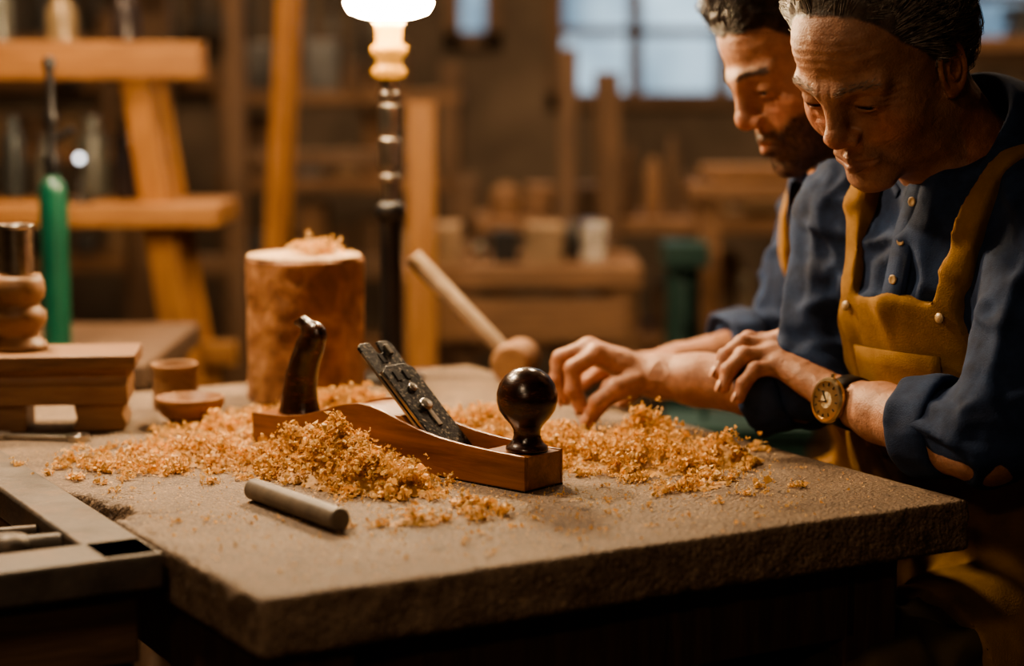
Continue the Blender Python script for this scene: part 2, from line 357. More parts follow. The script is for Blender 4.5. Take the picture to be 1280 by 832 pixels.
kn=[(.0235,0),(.0240,.002),(.0235,.005),(.0195,.008),(.0165,.013),(.0150,.018),(.0155,.024),(.019,.030),(.0255,.037),(.0315,.046),(.0342,.056),(.0340,.065),(.0310,.075),(.0250,.084),(.016,.0905),(.008,.093),(0,.0937)]
G().lathe(kn,MP@Matrix.Translation((.425,PW/2,.0385)),48).done('front_knob',m_dark,hp,smooth=True)
bed=math.radians(41)
MB=MP@Matrix.Translation((.328,PW/2,.004))@Matrix.Rotation(bed,4,'Y')
def plate(pl,z0,z1,nm,m,bv):
    g=G(); V=[(x,y,z) for z in (z0,z1) for x,y in pl]; n=len(pl)
    g._add([MB@Vector(q) for q in V],[tuple(range(n))[::-1],tuple(range(n,2*n))]+[(i,(i+1)%n,(i+1)%n+n,i+n) for i in range(n)])
    g.done(nm,m,hp,bevel=bv)
hw=.0275
plate([(-.194,-hw),(-.199,-hw+.006),(-.199,-.006),(-.182,-.004),(-.180,0),(-.182,.004),(-.199,.006),(-.199,hw-.006),(-.194,hw),(0,hw),(0,-hw)],.002,.006,'cutting_iron',m_iron,.0012)
plate([(-.148,-.026),(-.156,-.016),(-.156,.016),(-.148,.026),(-.012,.026),(-.012,-.026)],.0065,.0125,'chip_breaker',m_iron,.0015)
g=G()
g.lathe([(0,0),(.0085,0),(.0085,.003),(.007,.0045),(0,.005)],MB@Matrix.Translation((-.090,.0,.0125)),24)
g.lathe([(0,0),(.006,0),(.006,.002),(.005,.003),(0,.0035)],MB@Matrix.Translation((-.118,.0,.0125)),20)
g.box((-.182,.012,.008),(.014,.006,.005),M=MB).box((-.070,0,.0132),(.024,.007,.0015),M=MB)
g.box((-.100,-hw-.0004,.0045),(.17,.0012,.0035),M=MB).box((-.085,-.0264,.0095),(.13,.0010,.004),M=MB)
g.done('cap_screw',m_steel,hp,bevel=.0004)
G().box((-.138,.006,.0131),(.014,.006,.0012),M=MB).box((-.138,-.010,.0131),(.014,.006,.0012),M=MB).box((-.172,-.004,.0064),(.014,.006,.0008),M=MB).done('iron_slot',m_black,hp)
# ------------------------------------------------------------ shavings
mounds=[(-.180,2.135,.085,.042,-41,.052),(-.235,2.195,.05,.032,-41,.046),(-.36,2.27,.10,.06,-30,.016),(-.43,2.20,.10,.05,-20,.007),
(-.22,2.53,.10,.05,0,.032),(-.33,2.43,.08,.05,0,.016),(-.03,2.42,.10,.05,-30,.024),(.15,2.24,.085,.07,0,.022),(.165,2.33,.035,.03,0,.048),
(.26,2.25,.032,.03,0,.024),(.06,2.31,.05,.06,0,.024),(-.10,1.92,.035,.02,10,.009),(-.04,1.95,.02,.015,0,.008),(-.06,2.03,.05,.02,-40,.005),(.21,2.10,.05,.03,30,.007)]
iMP=MP.inverted(); mi=np.array(iMP); iMT=MT.inverted()
def inplane(x,y,m=.002):
    u=mi[0,0]*x+mi[0,1]*y+mi[0,3]; w=mi[1,0]*x+mi[1,1]*y+mi[1,3]
    return (u>-m)&(u<PL+m)&(w>-m)&(w<PW+m)
def HH(x,y):
    r=0*x
    for cx,cy,a,b,rt,h in mounds:
        c,s=math.cos(math.radians(rt)),math.sin(math.radians(rt)); dx,dy=x-cx,y-cy
        p=(dx*c+dy*s)/a;q=(-dx*s+dy*c)/b; r=np.maximum(r,h*np.exp(-(p*p+q*q)))+.25*np.minimum(r,h*np.exp(-(p*p+q*q)))
    n=fbm(np.stack([x*38,y*38,0*x],-1),11); n2=vnoise(np.stack([x*75,y*75,0*x],-1),19)
    return np.maximum(r*(.15+1.3*n+.75*n2*n2)-.0012,0)
gx=np.arange(-.56,.36,.003); gy=np.arange(1.85,2.68,.003); X,Y=np.meshgrid(gx,gy,indexing='ij')
Hh=HH(X,Y); Z=.7995+Hh*.72+(fbm(np.stack([X*160,Y*160,0*X],-1),5)-.45)*.014*np.clip(Hh/.012,0,1)-.004*np.clip((.008-Hh)/.008,0,1)
inb=inplane(X,Y); ok=(Hh>.0035)&~inb
vid=np.full(X.shape,-1); vid[ok]=np.arange(ok.sum())
q=np.stack([vid[:-1,:-1],vid[1:,:-1],vid[1:,1:],vid[:-1,1:]],-1).reshape(-1,4); q=q[(q>=0).all(1)]
Vm=np.stack([X[ok],Y[ok],Z[ok]],1)
colm=np.array([.70,.41,.16])*(.6+.7*fbm(Vm*120,2))[:,None]
def flakes(P,size,seed):
    r_=np.random.default_rng(seed); n=len(P); k=7
    arc=r_.uniform(1.0,4.6,n); rad=size*r_.uniform(.45,1.,n); wd=size*r_.uniform(.5,1.5,n); pit=size*r_.uniform(-.25,.25,n)
    th=np.linspace(0,1,k)[None]*arc[:,None]; rr=rad[:,None]*(1-.12*th)
    c=np.stack([rr*np.cos(th),rr*np.sin(th),pit[:,None]*th],-1)
    off=np.zeros((n,k,3)); tp=np.sin(np.linspace(.25,math.pi-.25,k))[None]; off[...,2]=wd[:,None]*.5*tp
    jit=r_.normal(0,1,(n,k,2,3))*size[:,None,None,None]*.12
    L=np.stack([c-off,c+off],2)+jit
    qn=r_.normal(size=(n,4)); qn/=np.linalg.norm(qn,axis=1)[:,None]; w,x,y,z=qn.T
    R=np.stack([np.stack([1-2*(y*y+z*z),2*(x*y-z*w),2*(x*z+y*w)],-1),np.stack([2*(x*y+z*w),1-2*(x*x+z*z),2*(y*z-x*w)],-1),np.stack([2*(x*z-y*w),2*(y*z+x*w),1-2*(x*x+y*y)],-1)],1)
    Wp=np.einsum('nij,nkaj->nkai',R,L)+P[:,None,None,:]
    V=Wp.reshape(-1,3); base=(np.arange(n)*k*2)[:,None]; i=np.arange(k-1)[None]*2
    F=np.stack([base+i,base+i+1,base+i+3,base+i+2],-1).reshape(-1,4)
    tone=r_.uniform(.65,1.1,n); warm=r_.uniform(0,1,n)
    col=np.stack([.94*tone,(.56+.13*warm)*tone,(.225+.14*warm)*tone],-1)
    return V,F,np.repeat(col,k*2,0)
pts=[];sz=[]
vol=np.array([m[2]*m[3]*(m[5]+.006) for m in mounds]); vol/=vol.sum(); tot=0
while tot<28000:
    m=mounds[rng.choice(len(mounds),p=vol)]; c,s=math.cos(math.radians(m[4])),math.sin(math.radians(m[4]))
    a,b=rng.normal(0,.76,2)*np.array([m[2],m[3]]); cx=m[0]+a*c-b*s; cy=m[1]+a*s+b*c
    h=float(HH(np.array([cx]),np.array([cy]))[0])
    if inplane(cx,cy,.004): continue
    big=rng.random()<.3
    nn=int(rng.integers(14,36)); rr=rng.uniform(.0035,.0075)
    lift=rng.uniform(.002,.010) if h>.008 else .002
    p=rng.normal(0,rr,(nn,3))*[1,1,.9]+[cx,cy,.8+h*.8+lift]
    si=rng.uniform(.0018,.0050,nn)*(1.35 if big else .9)
    kk=~inplane(p[:,0],p[:,1],.004); p=p[kk]; si=si[kk]
    p[:,2]=np.maximum(p[:,2],.8+si*.7); pts.append(p); sz.append(si); tot+=len(p)
for i in range(110):
    a=rng.normal(0,1,2)*[.22,.16]+[-.03,2.06]; nn=int(rng.integers(3,12))
    p=rng.normal(0,.004,(nn,3))*[1,1,.4]+[a[0],a[1],.803]; kk=~inplane(p[:,0],p[:,1],.006); p=p[kk]
    if not len(p): continue
    q_=np.array([iMT@Vector(t_) for t_ in p]).reshape(-1,3); kk=(q_[:,0]>.01)&(q_[:,0]<.80)&(q_[:,1]>.02); p=p[kk]
    if len(p): pts.append(p); sz.append(rng.uniform(.0015,.0036,len(p)))
n=6500; s_=rng.uniform(.01,.80,n); w_=np.clip(rng.beta(1.35,2.0,n)*1.0,.01,1.05); sd=rng.uniform(.0008,.0026,n)*rng.choice([.7,1,1.3],n)
cr_=np.array([tl(a,b) for a,b in zip(s_,w_)]); near=np.exp(-((cr_[:,0]+.06)/.38)**2-((cr_[:,1]-2.03)/.34)**2); kp=(rng.random(n)<near**1.3)&~inplane(cr_[:,0],cr_[:,1],.004)
cr_=cr_[kp]; sd=sd[kp]; cr_[:,2]=.8+sd*.6; pts.append(cr_); sz.append(sd)
n=7500; s_=rng.uniform(.0,.81,n); w_=rng.uniform(.01,1.1,n); sd=rng.uniform(.0005,.0012,n); cr_=np.array([tl(a,b) for a,b in zip(s_,w_)])
near=.30+.9*np.exp(-((cr_[:,0]+.05)/.4)**2-((cr_[:,1]-2.1)/.35)**2); kp=(rng.random(n)<near)&~inplane(cr_[:,0],cr_[:,1],.004); cr_=cr_[kp]; cr_[:,2]=.8004; pts.append(cr_); sz.append(sd[kp])
P=np.concatenate(pts); Z_=np.concatenate(sz)
Vf,Ff,Cf=flakes(P,Z_,3); Vf[:,2]=np.maximum(Vf[:,2],.8006)
Va=np.concatenate([Vm,Vf]); Fa=np.concatenate([q,Ff+len(Vm)]); Ca=np.concatenate([colm,Cf])
mk('wood_shavings',Va,Fa,m_shav,None,True,Ca)
n=260; p=np.array([tl(a,b,-.0765) for a,b in zip(rng.uniform(-.32,-.10,n),rng.uniform(.30,.62,n))]); Vf,Ff,Cf=flakes(p,rng.uniform(.001,.004,n),21); Vf[:,2]=np.maximum(Vf[:,2],.7213); mk('tray_crumbs',Vf,Ff,m_shav,vs,True,Cf)
print('shav',time.time()-T0)
# ------------------------------------------------------------ stump
SC=Vector((-.2945,2.705,.8)); sp=empty('log_stump',SC)
v=Vol((-.11,-.11,-.01),(.11,.11,.22),.0035)
v.fn((-1,-1,-1),(1,1,1),lambda x,y,z:np.maximum(np.sqrt(x*x+y*y)-.083-.0022*np.sin(3*np.arctan2(y,x))-.0015*np.sin(7*np.arctan2(y,x)+z*9),np.abs(z-.1015)-.1015))
sdfmesh('log',v,m_stump,sp,disp=lambda V,N:(1-np.abs(N[:,2]))*(fbm(V*45,4)-.45)*.006,M=Matrix.Translation(SC))
G().lathe([(0,.2032),(.078,.2032),(.0805,.2045),(.079,.2062),(0,.2068)],Matrix.Translation(SC),64).done('log_end_grain',m_stumptop,sp,smooth=False)
p=rng.normal(0,1,(420,3))*[.016,.016,.006]+[SC.x+.02,SC.y-.01,1.016]; p[:,2]=np.maximum(p[:,2],1.0105)
Vf,Ff,Cf=flakes(p,rng.uniform(.0025,.0055,420),9); Vf[:,2]=np.maximum(Vf[:,2],1.0075); mk('stump_shavings',Vf,Ff,m_shav,sp,True,Cf)
# ------------------------------------------------------------ dowel
G().rod((-.280,2.035,.8125),(-.172,1.885,.8125),.0118,.0122,32).done('dowel_rod',mat('grey_dowel',[(.3,(.10,.078,.058)),(.7,(.21,.165,.12))],.5,nscale=30,bump=.2),smooth=False,bevel=.0008)
# ------------------------------------------------------------ table lamp
LC=Vector((-.182,2.87,.8)); lamp=empty('table_lamp',LC); ML=Matrix.Translation(LC)
G().lathe([(0,0),(.048,0),(.050,.004),(.046,.010),(.022,.016),(.017,.03),(.016,.12),(.0155,.24),(.019,.246),(.0235,.250),(.0235,.262),(.017,.268),(.012,.272)],ML,40).done('lamp_stem',m_black,lamp,smooth=True)
pr=[(.012,.272)]
z=.272
for i,(r,dz) in enumerate([(.012,.03),(.016,.008),(.011,.012),(.0155,.022),(.0165,.02),(.013,.008),(.0165,.012),(.0165,.03),(.012,.006),(.015,.012),(.012,.02)]):
    pr+=[(r,z+.001),(r,z+dz-.001)]; z+=dz
G().lathe(pr,ML,40).done('lamp_column',m_steel,lamp,smooth=False,bevel=.0008)
G().lathe([(.014,z),(.024,z+.004),(.027,z+.012),(.020,z+.018),(.019,z+.03),(.026,z+.036),(.028,z+.046),(.018,z+.052),(.020,z+.075),(.024,z+.085)],ML,40).done('lamp_collar',emit('gold_collar_glow',(1,.42,.07),.8,(.24,.12,.022)),lamp,smooth=True)  # gold collar; light it catches from the glass is put in as emission
zb=z+.089
G().lathe([(0,zb),(.035,zb+.001),(.057,zb+.008),(.064,zb+.020),(.063,zb+.040),(.055,zb+.075),(.04,zb+.11),(.02,zb+.14),(0,zb+.15)],ML,48).done('lamp_glass',emit('glowing_glass',(1,.73,.43),265),lamp,smooth=True)
# ------------------------------------------------------------ mallet leaning on lamp
ml=empty('wooden_mallet',(-.006,2.87,.8))
g=G(); g.rod((-.010,2.86,.845),(-.150,2.892,.985),.0115,.0145,24); g.done('mallet_handle',mat('pale_handle',[(.3,(.25,.18,.12)),(.7,(.45,.34,.24))],.5,nscale=20,bump=.1),ml,smooth=True)
dv=nrm((-.140,.032,.14)); ax=nrm(np.cross(dv,(0,0,1))); c0=np.array((.006,2.858,.832))
G().rod(c0-ax*.045,c0+ax*.045,.030,.030,32).done('mallet_head',m_bwood,ml,bevel=.003)
# ------------------------------------------------------------ left side objects
bs=empty('moulding_block_stack',(-.58,2.47,.8)); MB2=Matrix.Translation((-.60,2.48,.8))@Matrix.Rotation(math.radians(6),4,'Z')
mould=[(-.05,.036),(-.05,.060),(-.044,.064),(-.040,.072),(-.046,.078),(-.052,.080),(-.052,.082),(.052,.082),(.052,.080),(.046,.078),(.040,.072),(.044,.064),(.05,.060),(.05,.036)]
R90=Matrix.Rotation(math.radians(90),4,'Z')
G().prism(mould,-.10,.095,MB2@R90).done('moulded_block',m_bwood,bs,bevel=.0015)
G().box((0,.0,.0915),(.222,.115,.019),M=MB2).done('top_board',wood('top_board_wood',(.12,.06,.03),(.30,.16,.08),0),bs,bevel=.003)
g=G(); g.prism([(.028,0),(.094,0),(.098,.010),(.092,.022),(.096,.036),(.030,.036),(.034,.018)],-.042,.042,MB2).prism([(-.09,0),(-.03,0),(-.03,.036),(-.09,.036)],-.042,.042,MB2)
g.done('block_feet',m_bwood,bs,bevel=.003)
TC=Matrix.Translation((-.645,2.49,.901))
G().lathe([(0,0),(.036,0),(.038,.004),(.034,.010),(.027,.016),(.026,.022),(.033,.030),(.037,.040),(.036,.050),(.029,.056),(.028,.062),(.034,.068),(.036,.078),(.034,.090),(.030,.098),(0,.0985)],TC,40).done('turned_wood_base',m_bwood,None,smooth=True)
G().lathe([(0,.0985),(.022,.0985),(.0225,.105),(.0225,.158),(.024,.160),(.024,.163),(.0205,.163),(.0205,.12),(0,.12)],TC,40).done('metal_cup',m_steel,None,smooth=False,bevel=.0006)
CU=Matrix.Translation((-.465,2.62,.8))
G().lathe([(0,0),(.030,0),(.031,.006),(.0305,.05),(.033,.058),(.032,.063),(.026,.063),(.025,.03),(0,.028)],CU,40).done('wooden_cup',m_bwood,None,smooth=False,bevel=.001)
BO=Matrix.Translation((-.425,2.50,.8))
G().lathe([(0,0),(.022,0),(.026,.004),(.038,.014),(.045,.028),(.0455,.036),(.042,.037),(.034,.022),(.020,.012),(0,.010)],BO,48).done('wooden_bowl',wood('bowl_wood',(.16,.07,.03),(.36,.18,.08),0),None,smooth=True)
wr=empty('wrench',(-.59,2.38,.8)); g=G()
MW=Matrix.Translation((-.60,2.385,.8045))@Matrix.Rotation(math.radians(-8),4,'Z')
g.box((0,0,0),(.10,.012,.005),M=MW).lathe([(.008,-.004),(.0145,-.004),(.0145,.004),(.008,.004),(.008,-.004)],MW@Matrix.Translation((.055,0,0)),24)
g.box((-.06,.010,0),(.03,.007,.007),M=MW).box((-.06,-.010,0),(.03,.007,.007),M=MW).box((-.045,0,0),(.012,.026,.007),M=MW)
g.done('wrench_body',m_steel,wr,bevel=.001)
st=empty('side_table',(-1.0,3.3,0)); g=G(); g.box((-1.02,3.33,.775),(.86,.55,.04))
for x in (-1.4,-.64):
    for y in (3.1,3.55): g.box((x,y,.38),(.06,.06,.755))
g.box((-1.02,3.1,.66),(.76,.03,.08)).box((-1.02,3.33,.25),(.76,.45,.03)); g.done('side_table_frame',m_dwood_x,st,bevel=.004)
gb=empty('green_gas_bottle',(-.757,3.17,.795)); MG=Matrix.Translation((-.757,3.17,.795))
G().lathe([(0,0),(.027,0),(.028,.01),(.022,.018),(.0235,.025),(.0235,.27),(.020,.285),(.012,.296),(.010,.30)],MG,32).done('bottle_body',m_green,gb,smooth=True)
g=G(); g.lathe([(.010,.30),(.013,.303),(.013,.33),(.008,.335),(.008,.38),(.012,.385),(.012,.40),(.007,.405),(.007,.47),(.011,.475),(.011,.49),(0,.495)],MG,20).rod((-.757,3.17,1.15),(-.72,3.17,1.17),.006); g.done('bottle_valve',m_black,gb,smooth=True)
# ------------------------------------------------------------ people
def smooth01(x): x=np.clip(x,0,1); return x*x*(3-2*x)
def build_head(parent,C,phi,pitch,roll,nb,hl,p):
    sc_=p.get('scale',1.)
    phi,pitch,roll=[math.radians(a) for a in (phi,pitch,roll)]
    fw=np.array((-math.sin(phi)*math.cos(pitch),-math.cos(phi)*math.cos(pitch),-math.sin(pitch)))
    up=np.array((-math.sin(phi)*math.sin(pitch),-math.cos(phi)*math.sin(pitch),math.cos(pitch))); X=np.cross(fw,up)
    up2=up*math.cos(roll)+X*math.sin(roll); X2=np.cross(fw,up2); R=np.stack([X2,fw,up2],1)
    M=Matrix([list(R[i]*sc_)+[C[i]] for i in range(3)]+[[0,0,0,1]])
    nl=R.T@(np.array(nb)-np.array(C))/sc_
    lo=np.minimum((-.1,-.13,-.14),nl-.075); hi=np.maximum((.1,.14,.14),nl+.01)
    v=Vol(lo,hi,.0016)
    v.ell((0,-.014,.034),(.075,.098,.086)); v.ell((0,.022,-.022),(.064,.064,.083),.03); v.ell((0,.026,-.078),(.056,.050,.037),.03)
    v.ell((0,.046,.052),(.055,.044,.046),.02); v.ell((0,.074,-.103),(.027,.016,.015),.024)
    v.cap((0,-.025,-.045),nl,.058,.064,.03)
    v.ell((0,.072,-.06),(.033,.020,.024),.018)
    for s in (-1,1):
        v.ell((s*.057,.004,-.066),(.013,.028,.025),.03)
        v.cap((s*.012,.0900,.017),(s*.048,.072,.017),.0090,.0080,.016)
        v.ell((s*.033,.104,-.001),(.019,.020,.0135),.016,'-')
        v.ell((s*.042,.052,-.032),(.022,.020,.020),.034)
    v.cap((0,.088,.012),(0,.102,-.024),.0088,.0105,.014); v.ell((0,.1035,-.032),(.0135,.0115,.0110),.008)
    for s in (-1,1):
        v.ell((s*.0150,.0945,-.0375),(.0085,.0100,.0078),.007); v.ell((s*.0068,.101,-.0460),(.0035,.006,.003),.002,'-')
        v.cap((s*.022,.0925,-.040),(s*.037,.0790,-.070),.0018,.0015,.012,'-'); v.cap((s*.020,.0885,-.0205),(s*.040,.0815,-.0235),.001,.001,.008,'-')
        v.ell((s*.032,.0735,-.001),(.0170,.0140,.0125),.007)
        v.ell((s*.032,.0915,-.0045),(.0135,.014,.0026),.0015,'-')
        v.cap((s*.018,.0895,-.0165),(s*.042,.080,-.0145),.001,.001,.007,'-')
        v.cap((s*.024,.0835,-.0655),(0,.0935,-.0625),.0030,.0045,.006); v.cap((s*.021,.0845,-.0710),(0,.0935,-.0740),.0042,.0066,.006)
        v.cap((s*.027,.0865,-.0683),(0,.1010,-.0680),.0009,.0012,.003,'-')
        def ear(x,y,z,s=s):
            yy=(y+.006)*.96+(z+.01)*.2; zz=(z+.012)*.98-(y+.006)*.2; xo=s*x-(.0770+.30*np.maximum(-yy+.012,0))
            qq=np.sqrt((yy/(.0150+.03*np.maximum(zz,0)))**2+(zz/.0265)**2)
            ring=np.sqrt(((qq-1)*.017)**2+xo**2)-.0032
            disc=np.maximum(np.abs(xo+.002)-.0018,(qq-1)*.016)
            ah=np.sqrt(((np.sqrt((yy+.002)**2/.6+(zz+.002)**2/1.6)-.009))**2+(xo)**2)-.0022
            return np.minimum(np.minimum(ring,disc),ah)
        v.fn((min(s*.066,s*.104),-.045,-.055),(max(s*.066,s*.104),.025,.035),ear,.003)
        v.ell((s*.078,.003,-.037),(.0045,.007,.007),.004)
    def hairm(V,sf=.007):
        x,y,z=V.T; zz=np.interp(y,hl[0],hl[1])+(fbm(V*70,8)-.45)*.014
        side=np.clip((np.abs(x)-.077)/.003,0,1)*((z<.02)&(y>-.033)&(y<.02))
        return smooth01((z-zz)/sf+.5*(sf<.01))*(1-side)*(z>-.09)
    def beardm(V):
        x,y,z=V.T
        if not p.get('beard'): return 0*x
        a=smooth01((-.034-z-np.clip(.055-np.abs(x),0,.05)*.55)/.014)*smooth01((y+.01)/.02)*smooth01((z+.135)/.02)
        mus=smooth01((-.050-z)/.004)*smooth01((z+.063)/.004)*smooth01((.030-np.abs(x))/.01)*(y>.07)
        lip=np.exp(-((z+.068)/.010)**2*2-((x)/.024)**2*2)*(y>.08)
        return np.clip(np.maximum(a,mus)*(1-lip*1.2),0,1)
    def disp(V,N):
        hm=hairm(V); hs=hairm(V,.03); x,y,z=V.T
        st=fbm(V*[160,24,90],21)
        d=hm*.001+hs*(.003+.008*st+p.get('vol',0)*smooth01((z-.02)/.06))
        fm=np.exp(-((z-.056)/.018)**2)*smooth01((y-.05)/.02)*(1-hm)
        d=d+fm*.00026*np.sin(z*640+5*np.abs(x)*20+4*fbm(V*25,2))*p.get('wr',1)
        d=d+beardm(V)*(.001+.0015*fbm(V*120,3))
        crow=np.exp(-((np.abs(x)-.054)/.009)**2-((z)/.013)**2)*smooth01((y-.04)/.01)
        frown=np.exp(-((np.abs(x)-.006)/.0018)**2-((z-.022)/.010)**2)*(y>.08)
        ck=np.exp(-((np.abs(x)-.042)/.010)**2-((z+.055)/.015)**2)*(y>.04)
        fold=np.exp(-((fbm(V*[34,34,50],71,2)-.38)/.016)**2)*(y>.0)*(z<.0)*(1-hm)
        return d+(crow*.0005*np.sin(z*900+np.abs(x)*500)-frown*.0008-ck*.0018-fold*.00035)*p.get('wr',1)+(fbm(V*60,4)-.45)*.0020*(1-hm)
    def col(V,N):
        x,y,z=V.T; c=np.ones((len(V),3))*np.array(p['skin']); n=fbm(V*40,6)
        c=c*(.74+.54*fbm(V*90,16))[:,None]
        red=np.array((.50,.17,.10)); a=np.exp(-((np.abs(x)-.045)/.022)**2-((z+.03)/.022)**2)*(y>.03)*.6+np.exp(-(x/.018)**2-((z+.035)/.016)**2)*(y>.09)*.6+(np.abs(x)>.078)*.5
        a=np.clip(a*(.7+.6*n),0,1)[:,None]; c=c*(1-a)+red*a
        l=(np.exp(-((z+.0685)/.0068)**4-(x/.024)**4)*(y>.08)*.6)[:,None]; c=c*(1-l)+np.array((.36,.13,.09))*l
        ex=np.abs(x)-.032; ls=(np.exp(-((z+.0012)/.0013)**2-(ex/.0135)**4)*(y>.078)*.9)[:,None]; c=c*(1-ls)+.012*ls
        sk=(np.exp(-((z+.004)/.014)**2-(ex/.02)**2)*(y>.06)*.4)[:,None]; c=c*(1-sk)+np.array((.26,.11,.07))*sk
        st=p.get('stub',0)*smooth01((-.045-z)/.02)*smooth01(y/.02)*(z>-.13); st=(st*(.4+.9*fbm(V*260,14)))[:,None]*.5; c=c*(1-st)+np.array((.14,.10,.08))*st
        br=(smooth01(1-np.abs(z-.0225+.12*np.abs(ex)-.002)/.0070)*(np.abs(ex+.002)<.022)*(y>.06)*p.get('brow',.6)*(.2+.9*fbm(V*[400,100,400],5)))[:,None]; br=np.clip(br,0,1)
        c=c*(1-br)+np.array(p['hair'])*br
        b=np.clip(beardm(V)*p.get('beard',0),0,1)[:,None]*(.5+.5*fbm(V*200,12))[:,None]; hm=hairm(V)[:,None]; hc=np.array(p['hair'])*(.4+1.2*fbm(V*[260,40,160],31))[:,None]
        c=c*(1-b)+hc*b; c=c*(1-hm)+hc*hm
        return c
    o,V,N=sdfmesh('head_and_neck',v,m_skin,parent,disp=disp,col=col,M=M)
    g=G();gi=G()
    for s in (-1,1):
        Me=M@Matrix.Translation((s*.032,.0712,-.0015))@Matrix.Rotation(math.radians(-90-14),4,'X')
        pr=[(.0125*math.sin(t),-.0125*math.cos(t)) for t in np.linspace(0,math.pi,17)]; pr[0]=(0,-.0125);pr[-1]=(0,.0125)
        g.lathe(pr,Me,24); pi=[(.0129*math.sin(t),.0129*math.cos(t)) for t in np.linspace(.48,0,6)]; pi[-1]=(0,.0129); gi.lathe(pi,Me,20)
    g.done('eyeballs',m_eye,parent,smooth=True); gi.done('irises',m_iris,parent,smooth=True)
    def strands(name,idx,flow,steps,stp,lift,rad,m):
        cu=bpy.data.curves.new(name,'CURVE'); cu.dimensions='3D'; cu.bevel_depth=rad; cu.bevel_resolution=0; cu.materials.append(m)
        cc=np.array((0,-.014,.034)); ER=np.array((.080,.102,.090)); Vi=V[idx]; clump=vnoise(Vi*45,77)-.5; clump2=vnoise(Vi*45,78)-.5; big=lift>.0005
        for q_,i in enumerate(idx):
            pt=V[i].copy(); n=N[i]; L=[pt-n*.001]; jf=rng.normal(0,.07 if big else .2,3)+(np.array((clump2[q_],0,clump[q_]))*1.8 if big else 0); lf=lift*rng.uniform(.05,1.1)*(1+1.9*clump[q_])
            for k in range(steps):
                d=flow(pt)+jf; d=d-n*(d@n); d=d/(np.linalg.norm(d)+1e-9)
                pt=pt+d*stp+n*lf*(1 if k<3 else -.35)
                if big:
                    qv=(pt-cc)/ER; r=np.linalg.norm(qv); n=nrm(qv/ER)
                    if r<1.04: pt=cc+qv/r*1.04*ER
                L.append(pt.copy())
            sp_=cu.splines.new('POLY'); sp_.points.add(len(L)-1)
            a=np.ones((len(L),4),'f'); a[:,:3]=L; sp_.points.foreach_set('co',a.ravel())
            sp_.points.foreach_set('radius',np.linspace(1,.35,len(L)).astype('f'))
        ob=bpy.data.objects.new(name,cu); S.collection.objects.link(ob); ob.matrix_world=M; adopt(ob,parent)
    hm=hairm(V); c=np.nonzero(hm>.5)[0]; top=V[c,2]>-.04; c=c[top]
    strands('hair',rng.choice(c,p['n']),p['flow'],10,.0070,p.get('lift',.0015),.00046,p['hm'])
    ex=np.abs(V[:,0])-.032; c=np.nonzero((np.abs(V[:,2]-.0225+.12*np.abs(ex))<.0045)&(np.abs(ex+.002)<.022)&(V[:,1]>.06))[0]
    strands('eyebrows',rng.choice(c,p.get('nb',260)),lambda q:np.array((np.sign(q[0])*1.,0,.35)),3,.0025,.0003,.00028,p['hm'])
    if p.get('beard'):
        c=np.nonzero(beardm(V)>.4)[0]; strands('beard',rng.choice(c,3000),lambda q:np.array((np.sign(q[0])*.3,.1,-1.)),3,.0018,.0004,.00028,p['hm'])
    return M
